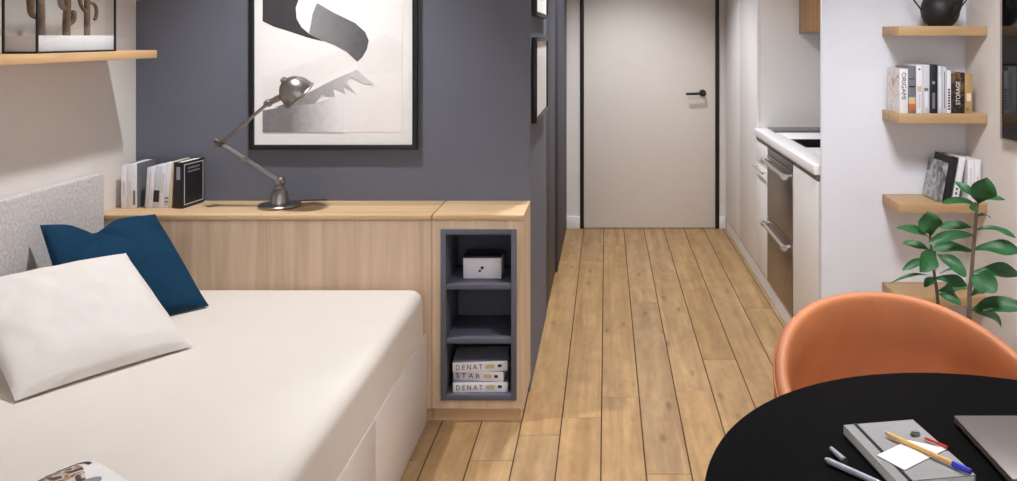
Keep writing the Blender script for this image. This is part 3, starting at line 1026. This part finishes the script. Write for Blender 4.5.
G4 = 'dried cacti inside the glass case'
cz = [(2.548, 'dried brown cactus with club shaped arm at the near end of the glass case', [
        ([(0, 0, 0), (0, 0, 0.10), (0.002, 0, 0.22)], 0.013, 0.010), ([(0, 0, 0.055), (-0.012, -0.022, 0.065), (-0.014, -0.026, 0.10), (-0.012, -0.026, 0.15)], 0.007, 0.013)]),
      (2.668, 'dried brown cactus with short side pads in the middle of the glass case', [
        ([(0, 0, 0), (0, 0.002, 0.06), (0.003, 0, 0.12), (0, 0, 0.2)], 0.012, 0.012), ([(0, 0, 0.035), (0.006, 0.024, 0.05), (0.006, 0.026, 0.085)], 0.008, 0.010),
        ([(0, 0, 0.085), (0, -0.024, 0.10), (0, -0.028, 0.15)], 0.008, 0.011)]),
      (2.775, 'dried brown cactus with a hooked arm at the far end of the glass case', [
        ([(0, 0, 0), (0, 0, 0.1), (0, 0.003, 0.2)], 0.010, 0.009), ([(0, 0, 0.075), (0, -0.03, 0.10), (0, -0.045, 0.14), (0, -0.05, 0.17)], 0.006, 0.007),
        ([(0, 0, 0.11), (0, 0.03, 0.112), (0, 0.05, 0.095), (0.0, 0.048, 0.065), (0.0, 0.038, 0.055)], 0.005, 0.006)])]
for (yy, lb, arms) in cz:
    c_ = MB()
    for pts, r0, r1 in arms:
        arm(c_, pts, r0, r1)
    tag(c_.build('dried_cactus', M['dried'], None, 50, (XA, yy, zb)), lb, 'plant', G4)

# ------------------------------------------------------------------ bed
XBR = -0.67
bed = thing('daybed', 'white daybed with drawers in its base and a cream fitted cover', 'bed', (-1.27, 2.0, 0))
bx0, bx1, by0, by1 = -1.868 + 1.27, XBR + 1.27, 1.0 - 2.0, 3.022 - 2.0
MB().box(bx0, bx1 - 0.02, by0, by1, 0, 0.338, 0.002).build('base', M['bed_white'], bed, 40)
ycut = [by0, -0.322, 0.35, by1]
for a, b in zip(ycut[:-1], ycut[1:]):
    MB().box(bx1 - 0.0195, bx1, a + 0.0015, b - 0.0015, 0.004, 0.337, 0.0015).build('drawer', M['bed_white'], bed, 40)
# mattress with soft edges
bm = bmesh.new()
bmesh.ops.create_cube(bm, size=1)
mx0, mx1, my0, my1, mz0, mz1 = bx0 + 0.003, bx1 - 0.004, by0 + 0.01, by1 - 0.006, 0.339, 0.512
for v in bm.verts:
    v.co = Vector(((mx0 + mx1) / 2 + v.co.x * (mx1 - mx0), (my0 + my1) / 2 + v.co.y * (my1 - my0), (mz0 + mz1) / 2 + v.co.z * (mz1 - mz0)))
ve = [e_ for e_ in bm.edges if abs(e_.verts[0].co.z - e_.verts[1].co.z) > 0.05]
bmesh.ops.bevel(bm, geom=ve, offset=0.05, segments=6, profile=0.5, affect='EDGES')
te = [e_ for e_ in bm.edges if e_.verts[0].co.z > 0.5 and e_.verts[1].co.z > 0.5]
bmesh.ops.bevel(bm, geom=te, offset=0.042, segments=6, profile=0.5, affect='EDGES')
MB().addbm(bm).build('mattress', M['sheet'], bed, 50)

tag(MB().box(XL + 0.001, -1.874, 1.0, 3.022, 0.0, 0.94, 0.008, 3).build('headboard', M['felt'], None, 50),
    'grey felt headboard panel fixed along the left wall beside the bed', 'headboard')


ZM = 0.512            # top of the mattress


def cushion(name, label, mat, BL, BRr, TL, TR, T, pinch=None, seed=0, cat='pillow', wr=0.004, bow=0.05):
    """stuffed cushion between four corners; what would sink into the bed is pressed flat"""
    BL, BRr, TL, TR = Vector(BL), Vector(BRr), Vector(TL), Vector(TR)
    n_ = ((BRr + TR) - (BL + TL)).cross((TL + TR) - (BL + BRr)).normalized()
    if n_.z < 0:
        n_ = -n_
    N_ = 40
    V, Fc, idx = [], [], {}

    def pt(i, j, side):
        u, v = -1 + 2 * i / N_, -1 + 2 * j / N_
        u2 = u * (1 - bow * (1 - v * v) * abs(u) ** 1.5)
        v2 = v * (1 - bow * (1 - u * u) * abs(v) ** 1.5)
        edge = (1 - u * u) * (1 - v * v)
        h = T * max(0.0, edge) ** 0.42
        nz = noise.noise(Vector((u * 2.0 + seed, v * 2.0, 3.1 * side))) * wr * 2
        nz += noise.noise(Vector((u * 5.0 + seed, v * 5.0, 1.7 * side))) * wr
        h += nz * min(1, edge * 3)
        if pinch:
            pu, dp, wd = pinch
            g = math.exp(-((u - pu) / wd) ** 2)
            k = max(0.0, (v + 0.2) / 1.2) ** 2.0
            v2 -= dp * g * k
            h *= 1 - 0.3 * g * k
            w_ = max(0.0, 1 - abs(v) ** 8)
            for (sl, am) in ((-0.9, 0.017), (-0.25, 0.014), (0.55, 0.014)):
                q = (u - pu) - sl * (1 - v)          # creases running out of the chop
                h -= am * math.exp(-(q / 0.055) ** 2) * k * w_
                h += am * 0.7 * math.exp(-((q - 0.11) / 0.07) ** 2) * k * w_
        s_, t_ = (u2 + 1) / 2, (v2 + 1) / 2
        p = (BL * (1 - s_) + BRr * s_) * (1 - t_) + (TL * (1 - s_) + TR * s_) * t_ + n_ * (h * side)
        p.z = max(p.z, ZM + 0.0015)
        p.x = max(p.x, -1.872)
        return p
    for side in (1, -1):
        for i in range(N_ + 1):
            for j in range(N_ + 1):
                bd_ = i in (0, N_) or j in (0, N_)
                key = (i, j, 0 if bd_ else side)
                if key not in idx:
                    idx[key] = len(V)
                    V.append(pt(i, j, 0 if bd_ else side))
    for side in (1, -1):
        for i in range(N_):
            for j in range(N_):
                q = []
                for (ii, jj) in ((i, j), (i + 1, j), (i + 1, j + 1), (i, j + 1)):
                    bd_ = ii in (0, N_) or jj in (0, N_)
                    q.append(idx[(ii, jj, 0 if bd_ else side)])
                Fc.append(q if side > 0 else q[::-1])
    base = (BL + BRr) / 2
    ob_ = MB().add([p - base for p in V], Fc).build(name, mat, None, 70, base)
    return tag(ob_, label, cat)


cushion('throw_cushion', 'petrol blue cushion with chopped top leaning in the bed corner', M['blue'],
        (-1.655, 2.50, ZM + 0.006), (-1.370, 2.789, ZM + 0.006), (-1.845, 2.632, 0.834), (-1.648, 2.954, 0.799), 0.055,
        pinch=(-0.2, 0.24, 0.3), seed=4, cat='cushion', bow=0.02)
cushion('pillow', 'plain white square pillow propped in front of the blue cushion', M['pillow'],
        (-1.506, 2.059, ZM + 0.007), (-1.242, 2.424, ZM + 0.007), (-1.853, 2.309, 0.732), (-1.589, 2.674, 0.732), 0.062,
        seed=11, wr=0.006, bow=0.03)

# open magazine on the bed
mg = thing('magazine', 'white magazine with a brown and black picture lying on the bed', 'magazine', (-1.2165, 1.634, ZM + 0.0008), (0, 0, R(-20)))
mw, mh = 0.185, 0.13


def page(side, mat, name):
    V, Fc = [], []
    nx = 14
    zs = []
    for i in range(nx + 1):
        s_ = i / nx
        zs.append(0.004 + 0.030 * math.sin(math.pi * min(1, s_ * 1.0)) ** 1.3 * (1 - 0.45 * s_))
    for lvl in (0, 1):
        for i in range(nx + 1):
            for yy in (-mh, mh):
                V.append((side * mw * i / nx, yy, zs[i] if lvl else max(0.0006, zs[i] - 0.0045)))
    st = (nx + 1) * 2
    for i in range(nx):
        Fc.append([i * 2, i * 2 + 1, i * 2 + 3, i * 2 + 2])
        Fc.append([st + i * 2, st + i * 2 + 1, st + i * 2 + 3, st + i * 2 + 2])
        for k in (0, 1):
            Fc.append([i * 2 + k, i * 2 + 2 + k, st + i * 2 + 2 + k, st + i * 2 + k])
    for i in (0, nx):
        Fc.append([i * 2, i * 2 + 1, st + i * 2 + 1, st + i * 2])
    o_ = MB().add(V, Fc).build(name, mat, mg, 50)
    return zs


zs = page(1, M['paper'], 'pages')


def onpage(side, outline, mat, name, lift=0.0005):
    """flat printed area that follows the page's curve; outline = (u0,u1, fn lower, fn upper)"""
    u0, u1, lo, hi = outline
    nx, ny = 16, 6
    V, Fc = [], []
    for i in range(nx + 1):
        u = u0 + (u1 - u0) * i / nx
        s_ = u
        k = s_ * 14
        i0 = min(13, int(k))
        z = zs[i0] + (zs[i0 + 1] - zs[i0]) * (k - i0)
        for j in range(ny + 1):
            v = lo(i / nx) + (hi(i / nx) - lo(i / nx)) * j / ny
            V.append((side * mw * u, v * mh, z + lift))
    for i in range(nx):
        for j in range(ny):
            a = i * (ny + 1) + j
            Fc.append([a, a + 1, a + ny + 2, a + ny + 1])
    MB().add(V, Fc).build(name, mat, mg, 60)


onpage(1, (0.03, 0.66, lambda q: -0.9, lambda q: 0.62 + 0.24 * math.sin(math.pi * min(1, 0.2 + q * 0.8))), M['mag'], 'printed_picture')
onpage(1, (0.02, 0.46, lambda q: 0.60 + 0.30 * math.sin(math.pi * 0.62 * q), lambda q: 0.64 + 0.33 * math.sin(math.pi * 0.6 * q)), M['mag_ink'], 'printed_line', 0.0009)
onpage(1, (0.66, 0.82, lambda q: 0.55 + 0.1 * q, lambda q: 0.62 + 0.18 * math.sin(math.pi * q)), M['bk_grey'], 'printed_patch', 0.0007)

# ------------------------------------------------------------------ round table and what lies on it
TC = Vector((0.650, 1.178, 0))
tb = thing('round_table', 'round black table in the foreground at the lower right', 'table', TC)
MB().lathe([(0, 0.722), (0.47, 0.722), (0.495, 0.730), (0.503, 0.740), (0.504, 0.746), (0.502, 0.75), (0, 0.75)], 96, cap=False).build('tabletop', M['table'], tb, 30)
MB().lathe([(0.0, 0.012), (0.045, 0.012), (0.04, 0.03), (0.035, 0.06), (0.035, 0.66), (0.06, 0.70), (0.14, 0.7215), (0.0, 0.7215)], 32, cap=False).build('pedestal', M['table'], tb, 40)
MB().lathe([(0.0, 0.0), (0.235, 0.0), (0.24, 0.004), (0.235, 0.010), (0.05, 0.018), (0.0, 0.018)], 56, cap=False).build('foot', M['table'], tb, 40)

lt = thing('laptop', 'closed dark grey aluminium laptop on the black table', 'laptop', (0.627, 1.458, 0.7504))
MB().box(0, 0.30, -0.21, 0, 0.002, 0.0095, 0.003, 3).build('keyboard_base', M['laptop'], lt, 40)
MB().box(0, 0.30, -0.21, 0, 0.0098, 0.0155, 0.0025, 3).build('screen_lid', M['laptop'], lt, 40)
for (xx_, yy_) in ((0.02, -0.02), (0.28, -0.02), (0.02, -0.19), (0.28, -0.19)):
    MB().lathe([(0, 0), (0.006, 0), (0.007, 0.0022), (0, 0.0022)], 14, mat=Matrix.Translation((xx_, yy_, 0)), cap=False).build('foot', M['rubber'], lt)

NB = Vector((0.496, 1.338, 0.7504))
nrz = R(9)
nb = thing('notebook', 'grey hardcover notebook with black elastic band on the table', 'notebook', NB, (0, 0, nrz))
cv = MB()
cv.box(-0.066, 0.066, -0.092, 0.092, 0.0, 0.002, 0.0008, 1)
cv.box(-0.066, 0.066, -0.092, 0.092, 0.0148, 0.017, 0.0008, 1)
cv.box(0.0642, 0.066, -0.092, 0.092, 0.0018, 0.015)
cv.build('cover', M['nb_grey'], nb, 40)
MB().box(-0.0658, 0.064, -0.0917, 0.0917, 0.0021, 0.0147, 0.0005, 1).build('pages', M['paper'], nb, 40)
eb = MB()
eb.box(-0.047, -0.041, -0.0925, 0.0925, 0.0171, 0.0179)
eb.box(-0.047, -0.041, -0.0932, -0.0924, -0.0, 0.0179)
eb.box(-0.047, -0.041, 0.0924, 0.0932, -0.0, 0.0179)
eb.build('elastic_band', M['rubber'], nb)

ZN = 0.7675
# folded paper note
c4 = [at(876.8, 455.5, 1), at(908.8, 440.5, 1), at(947, 449, 1), at(904.5, 470.4, 1)]


def on_plane(px, py, z):
    Y = (EYE - z) * F / (py - VY)
    return Vector(((px - VX) * Y / F, Y, z))


q4 = [on_plane(876.8, 455.5, ZN + 0.001), on_plane(908.8, 440.5, ZN + 0.001), on_plane(947, 449, ZN + 0.001), on_plane(904.5, 470.4, ZN + 0.001)]
cc = sum(q4, Vector()) / 4
pn = MB()
V, Fc = [], []
NN = 8
for lv in (0, 1):
    for i in range(NN + 1):
        for j in range(NN + 1):
            s_, t_ = i / NN, j / NN
            p = (q4[0] * (1 - s_) + q4[1] * s_) * (1 - t_) + (q4[3] * (1 - s_) + q4[2] * s_) * t_
            z = 0.0011 + 0.0012 * math.sin(math.pi * s_) * math.sin(math.pi * t_) + 0.0006 * lv
            V.append((p.x - cc.x, p.y - cc.y, z))
st = (NN + 1) ** 2
for lv in (0, 1):
    for i in range(NN):
        for j in range(NN):
            a = lv * st + i * (NN + 1) + j
            Fc.append([a, a + 1, a + NN + 2, a + NN + 1])
rim = [i * (NN + 1) for i in range(NN + 1)] + [NN * (NN + 1) + j for j in range(1, NN + 1)] + [i * (NN + 1) + NN for i in range(NN - 1, -1, -1)] + [j for j in range(NN - 1, 0, -1)]
for a, b in zip(rim, rim[1:] + rim[:1]):
    Fc.append([a, b, b + st, a + st])
tag(pn.add(V, Fc).build('paper_note', M['paper'], None, 50, (cc.x, cc.y, ZN)), 'creased white paper note lying on the grey notebook', 'paper')


def pencil(name, label, p0, p1, r, segs, cat='pencil', hexa=True):
    """segs: (from, to, material, part name, r0, r1) along the length"""
    P0, P1 = Vector(p0), Vector(p1)
    o_ = thing(name, label, cat, P0)
    for (a, b, mt, pn_, r0, r1) in segs:
        MB().tube([(P1 - P0) * a, (P1 - P0) * b], [r * r0, r * r1], 6 if hexa else 16).build(pn_, mt, o_, 35)
    return o_


zp = ZN + 0.0062
pa, pb = on_plane(885.3, 433, zp), on_plane(971, 471.8, zp)
pencil('pencil', 'natural wood pencil with blue end lying across the notebook', pa, pb, 0.0037,
       [(0.0, 0.03, M['steel_light'], 'tip', 0.45, 0.8), (0.03, 0.80, M['pencil'], 'body', 1, 1), (0.80, 1.0, M['pencil_blue'], 'end_cap', 1.25, 1.1)])
ra, rb = on_plane(922.7, 438.2, ZN + 0.0024), on_plane(947.5, 448.8, ZN + 0.0024)
ra.z = rb.z = ZN + 0.0045
pencil('pencil', 'short red pencil at the right edge of the notebook', ra, rb, 0.0022,
       [(0.0, 0.12, M['pencil'], 'tip', 0.3, 1), (0.12, 1.0, M['pencil_red'], 'body', 1, 1)])
sp_ = on_plane(916.5, 436.5, ZN)
sh = thing('pencil_sharpener', 'tiny metal pencil sharpener at the far edge of the notebook', 'sharpener', (sp_.x, sp_.y + 0.004, ZN + 0.0003), (0, 0, R(20)))
MB().prism([(-0.007, 0), (0.007, 0), (0.0055, 0.006), (-0.0055, 0.006)], -0.004, 0.004).build('body', M['nickel'], sh)
MB().box(-0.004, 0.004, -0.003, 0.003, 0.0061, 0.007, 0.0003, 1).build('blade', M['steel_light'], sh)
MB().box(-0.010, -0.0072, -0.003, 0.003, 0.0005, 0.005, 0.001, 1).build('end_stop', M['green'], sh)

pa, pb = on_plane(825.5, 459.5, 0.7555), on_plane(887, 487, 0.7555)
pencil('pen', 'slim grey metal pen lying left of the notebook', pa, pb, 0.0048,
       [(0, 0.05, M['steel_light'], 'tip', 0.7, 0.95), (0.05, 0.85, M['pen'], 'barrel', 1, 1), (0.85, 1.0, M['steel_light'], 'tail', 1.02, 0.8)], 'pen', False)
pa, pb = on_plane(831, 448.5, 0.7557), on_plane(845, 461, 0.7557)  # loose pen cap, built as its own object
pencil('pen', 'short grey pen cap lying just beyond the long pen on the table', pa, pb, 0.005,
       [(0, 0.9, M['pen'], 'shell', 0.75, 1), (0.9, 1.0, M['steel_light'], 'rim', 1.06, 1.06)], 'pen', False)

# ------------------------------------------------------------------ leather tub chair
CC = Vector((0.690, 1.735, 0))
ch = thing('tub_chair', 'cognac leather tub chair pushed up to the round black table', 'chair', CC, (0, 0, R(9)))


NA = 72
AM = 118


def shell_section(deg):
    a = R(deg)
    zt = 0.64 + 0.163 * (0.5 + 0.5 * math.cos(math.pi * (abs(deg) / 118.0) ** 1.18))
    s_, c_ = math.sin(a), math.cos(a)
    rx, ry = 0.318, 0.324
    # squarer than an ellipse
    pw = 2.12
    k = (abs(s_) ** pw + abs(c_) ** pw) ** (-1 / pw)
    X, Y_ = rx * k * s_, ry * k * c_
    if c_ < 0:
        Y_ *= 0.95
    dirv = Vector((X, Y_, 0))
    n2 = Vector((s_, c_, 0))
    sec = []

    def P(f, off, z):
        p = dirv * f - n2 * off
        sec.append(Vector((p.x, p.y, z)))
    thk = 0.032
    zb_ = 0.335
    hh = zt - zb_
    # outer face, bottom to top
    for q in (0.0, 0.12, 0.25, 0.4, 0.55, 0.7, 0.82, 0.92):
        f = 0.70 + 0.30 * min(1, q / 0.62) ** 0.6 if q < 0.62 else 1.0
        P(f, 0, zb_ + hh * q)
    # rolled rim
    for q in range(0, 9):
        an = math.pi * q / 8
        P(1.0, thk / 2 - thk / 2 * math.cos(an), zt - 0.018 + 0.018 * math.sin(an))
    # inner face, top to seat
    for q in (0.9, 0.78, 0.62, 0.46, 0.32, 0.2, 0.1):
        f = 0.62 + 0.38 * min(1, q / 0.62) ** 0.55 if q < 0.62 else 1.0
        P(f, thk * (0.75 + 0.25 * q) + 0.006, zb_ + hh * q)
    return sec


angs = [-AM + 2 * AM * i / NA for i in range(NA + 1)]
secs = [shell_section(a) for a in angs]
ns = len(secs[0])
V = [p for s_ in secs for p in s_]
Fc = []
for i in range(NA):
    for k in range(ns):
        k2 = (k + 1) % ns
        Fc.append([i * ns + k, i * ns + k2, (i + 1) * ns + k2, (i + 1) * ns + k])
Fc.append(list(range(ns)))
Fc.append([NA * ns + k for k in range(ns)])
MB().add(V, Fc).build('shell', M['leather'], ch, 60)
# seam piping along the outer edge of the rim
pip = [s_[8] + Vector((0, 0, 0.001)) for s_ in secs]
MB().tube(pip, 0.0032, 8).build('piping', M['leather_rim'], ch, 60)
MB().lathe([(0, 0.345), (0.20, 0.345), (0.235, 0.36), (0.25, 0.39), (0.25, 0.43), (0.235, 0.452), (0.19, 0.462), (0, 0.466)], 48, mat=Matrix.Translation((0, -0.02, 0)), cap=False).build('seat', M['leather'], ch, 50)
MB().lathe([(0, 0.325), (0.2, 0.325), (0.215, 0.335), (0.2, 0.3445), (0, 0.3445)], 40, mat=Matrix.Translation((0, -0.01, 0)), cap=False).build('seat_base', M['black'], ch, 50)
for sx in (-1, 1):
    for sy in (-1, 1):
        MB().tube([(sx * 0.15, sy * 0.15 - 0.01, 0.326), (sx * 0.225, sy * 0.215 - 0.01, 0.0)], [0.014, 0.009], 14).build('leg', M['black'], ch, 40)

# ------------------------------------------------------------------ fiddle-leaf plant
PB = Vector((1.17, 2.66, 0))
plant = thing('potted_plant', 'green fiddle-leaf plant growing behind the leather chair', 'plant', PB)
MB().lathe([(0, 0), (0.095, 0), (0.105, 0.006), (0.125, 0.26), (0.128, 0.285), (0.118, 0.285), (0.114, 0.25), (0, 0.25)], 40, cap=False).build('pot', M['pot'], plant, 40)
MB().lathe([(0, 0.251), (0.113, 0.251), (0.112, 0.257), (0.05, 0.262), (0, 0.264)], 32, cap=False).build('soil', M['soil'], plant, 60)


def pp(cx, cy, dy=0.0):
    """crop coordinates (3x, from 890,160) to plant space at that depth"""
    p = at(890 + cx / 3.0, 160 + cy / 3.0, PB.y + dy)
    return Vector((p.x - PB.x, dy, p.z))


def leaf(mb, b, t_, w, face, curl=0.15, seed=0.0):
    b, t_ = Vector(b), Vector(t_)
    d_ = t_ - b
    Ln = d_.length
    dn = d_.normalized()
    n_ = Vector(face)
    n_ = (n_ - dn * n_.dot(dn)).normalized()
    ac = dn.cross(n_)
    NS, NT = 14, 6
    V, Fc = [], []
    for i in range(NS + 1):
        s_ = i / NS
        pr_ = (math.sin(math.pi * min(1, s_ ** 1.15 * 0.97 + 0.015)) ** 0.75) * (0.62 + 0.62 * s_)
        for j in range(NT + 1):
            q = -1 + 2 * j / NT
            wv = 0.075 * math.sin(s_ * 9 + seed + q * 2.0) * abs(q)
            V.append(b + dn * (Ln * s_) + ac * (q * w / 2 * pr_) + n_ * (w * (0.16 * q * q * pr_ + wv) - Ln * curl * (s_ ** 2) + Ln * 0.10 * math.sin(math.pi * s_)))
    for i in range(NS):
        for j in range(NT):
            a = i * (NT + 1) + j
            Fc.append([a, a + 1, a + NT + 2, a + NT + 1])
    mb.add(V, Fc)


UPC = (-0.2, -0.75, 0.8)     # leaf face turned up and towards the room
UP = (0.0, -0.35, 1.0)
FRT = (-0.15, -1.0, 0.25)
px_ = PB.y / F / 3.0
st1 = [Vector((0.03, 0.0, 0.25)), pp(238, 430), pp(243, 360), pp(250, 270), pp(257, 190), pp(262, 130)]
st2 = [Vector((-0.05, 0.0, 0.25)), pp(143, 420, -0.02), pp(134, 350, -0.02), pp(124, 270, -0.02), pp(120, 222, -0.02)]
s1 = MB().tube(curve(st1, 5), [0.0075 - 0.0028 * i / 25 for i in range(26)], 10).build('stem', M['bark'], plant, 60)
s2 = MB().tube(curve(st2, 5), [0.006 - 0.0025 * i / 20 for i in range(21)], 10).build('stem', M['bark'], plant, 60)
# (base, tip, width, face, tip depth offset, base depth offset)
lv1 = [((262, 128), (287, 56), 66, FRT, -0.05), ((262, 124), (197, 62), 24, UPC, 0.03), ((262, 130), (344, 112), 24, UP, -0.02), ((258, 138), (166, 119), 24, UPC, -0.06),
       ((262, 140), (240, 142), 26, FRT, -0.05), ((258, 170), (304, 168), 16, UP, 0.03), ((257, 208), (376, 222), 30, UP, -0.06), ((252, 268), (390, 268), 46, UPC, -0.07),
       ((247, 338), (395, 336), 44, UPC, -0.02), ((246, 345), (318, 392), 62, FRT, -0.10), ((240, 452), (396, 432), 50, UPC, -0.10), ((255, 455), (345, 492), 36, UPC, 0.04),
       ((251, 205), (150, 196), 30, UPC, 0.03), ((252, 228), (124, 238), 34, UPC, -0.05), ((249, 275), (128, 258), 34, UPC, 0.02), ((243, 385), (155, 384), 34, UPC, 0.05),
       ((243, 330), (145, 333), 12, UP, 0.05), ((240, 410), (285, 385), 26, UPC, 0.05)]
lv2 = [((121, 224), (111, 158), 62, FRT, -0.03), ((120, 236), (31, 197), 26, UPC, -0.04), ((121, 272), (42, 245), 24, UPC, 0.02), ((132, 272), (92, 330), 52, FRT, -0.09),
       ((128, 300), (42, 322), 24, UPC, -0.05), ((140, 282), (228, 342), 40, UPC, -0.08), ((132, 350), (3, 357), 12, UP, -0.02), ((135, 355), (230, 372), 34, UPC, -0.05),
       ((136, 360), (106, 372), 26, UPC, -0.06), ((141, 400), (212, 428), 30, UPC, -0.06), ((140, 395), (200, 392), 24, UPC, 0.03)]
for lv, so_, bdy in ((lv1, s1, 0.0), (lv2, s2, -0.02)):
    fo = MB()
    for i, (b, t_, w, face, tdy) in enumerate(lv):
        leaf(fo, pp(b[0], b[1], bdy), pp(t_[0], t_[1], bdy + tdy), w * px_ * 1.12, face, 0.12 if face is not FRT else 0.05, i * 1.3)
    fo.build('foliage', M['leaf'], plant, 180)

# ------------------------------------------------------------------ teapot, screen
tp = thing('teapot', 'black cast iron teapot with a wire bail handle on the top shelf', 'teapot', (xat(940.3, 3.26), 3.262, 1.4894))
MB().lathe([(0, 0.0), (0.042, 0.0), (0.047, 0.003), (0.062, 0.018), (0.072, 0.04), (0.0755, 0.062), (0.073, 0.085), (0.066, 0.105), (0.050, 0.118), (0.040, 0.122), (0, 0.122)], 40, cap=False).build('body', M['iron'], tp, 40)
ld = MB().lathe([(0, 0.1225), (0.041, 0.1225), (0.042, 0.127), (0.03, 0.135), (0.012, 0.139), (0.006, 0.141), (0.006, 0.148), (0.013, 0.154), (0.013, 0.162), (0.006, 0.168), (0, 0.168)], 32, cap=False)
ld.build('lid', M['iron'], tp, 40)
MB().tube(curve([(0.02, -0.06, 0.045), (0.028, -0.088, 0.062), (0.034, -0.1, 0.09), (0.04, -0.118, 0.118)]), [0.018 - 0.009 * i / 18 for i in range(19)], 14).build('spout', M['iron'], tp, 40)
bh = MB()
pts = []
for i in range(0, 33):
    a = R(180 * i / 32)
    pts.append((0.128 * math.cos(a) if True else 0, 0.0, 0.135 + 0.115 * math.sin(a)))
pts = [(0.073, 0, 0.062)] + pts + [(-0.073, 0, 0.062)]
bh.tube(pts, 0.0032, 10)
bh.build('handle', M['iron'], tp, 60)

tv = thing('television', 'black flat screen hung on the right wall beside the shelves', 'television', (1.497, 2.46, 1.065))
MB().box(-0.026, 0.0022, -0.56, 0.56, 0.0, 0.64, 0.003).build('casing', M['bezel'], tv, 40)
MB().box(-0.0285, -0.0262, -0.54, 0.536, 0.008, 0.632).build('screen', M['screen'], tv)

# ------------------------------------------------------------------ light
def area(name, loc, rot, sx, sy, power, col):
    l = bpy.data.lights.new(name, 'AREA')
    l.shape = 'RECTANGLE'
    l.size, l.size_y = sx, sy
    l.energy = power
    l.color = col
    o_ = bpy.data.objects.new(name, l)
    o_.location = loc
    o_.rotation_euler = rot
    COL.objects.link(o_)
    return o_


def spot(name, loc, power, col, size=110, blend=0.6, rad=0.05, aim=(0, 0, -1)):
    l = bpy.data.lights.new(name, 'SPOT')
    l.energy = power
    l.color = col
    l.spot_size = R(size)
    l.spot_blend = blend
    l.shadow_soft_size = rad
    o_ = bpy.data.objects.new(name, l)
    o_.location = loc
    o_.rotation_euler = Vector(aim).to_track_quat('-Z', 'Y').to_euler()
    COL.objects.link(o_)
    return o_


area('window_daylight', (0.05, YB + 0.02, 1.33), (R(90), 0, R(180)), 2.5, 1.9, 830, (0.87, 0.97, 1.17))
WARM = (0.96, 0.97, 1.02)
spot('ceiling_spot_bed', (-1.14, 2.77, 2.47), 116, WARM, 94, 0.85, 0.04)
spot('fill_spot_bed_front', (-1.14, 1.55, 2.47), 13, WARM, 94, 0.9, 0.05)  # added fill that brightens the near part of the bed
spot('fill_spot_right', (0.75, 2.0, 2.44), 160, WARM, 124, 0.7, 0.22, (0.22, 0.15, -1))  # added soft fill aimed right, put in to lift the white wall
spot('fill_spot_hall', (-0.02, 4.0, 2.47), 110, WARM, 140, 0.8, 0.06)  # added hall fill to brighten the door and cabinet fronts
spot('ceiling_spot_door', (0.12, 5.25, 2.47), 88, WARM, 105, 0.7, 0.05)

w = bpy.data.worlds.new('daylight sky')
scene.world = w
w.use_nodes = True
bg = w.node_tree.nodes['Background']
bg.inputs['Color'].default_value = (0.85, 0.92, 1.0, 1)
bg.inputs['Strength'].default_value = 1.0

# ------------------------------------------------------------------ camera
cam = bpy.data.cameras.new('camera')
cam.sensor_fit = 'HORIZONTAL'
cam.sensor_width = 36.0
cam.lens = F / 1017.0 * 36.0
cam.shift_x = -(VX - 508.5) / 1017.0
cam.shift_y = -(240.5 - VY) / 1017.0
cam.clip_start = 0.05
co_ = bpy.data.objects.new('camera', cam)
co_.location = (0, 0, EYE)
co_.rotation_euler = (R(90), 0, 0)
COL.objects.link(co_)
scene.camera = co_

vs = scene.view_settings
vs.view_transform = 'Standard'
vs.look = 'None'
vs.gamma = 1.0
vs.exposure = 0.0
vs.use_curve_mapping = False
scene.cycles.use_denoising = True
scene.cycles.max_bounces = 10
scene.cycles.diffuse_bounces = 6
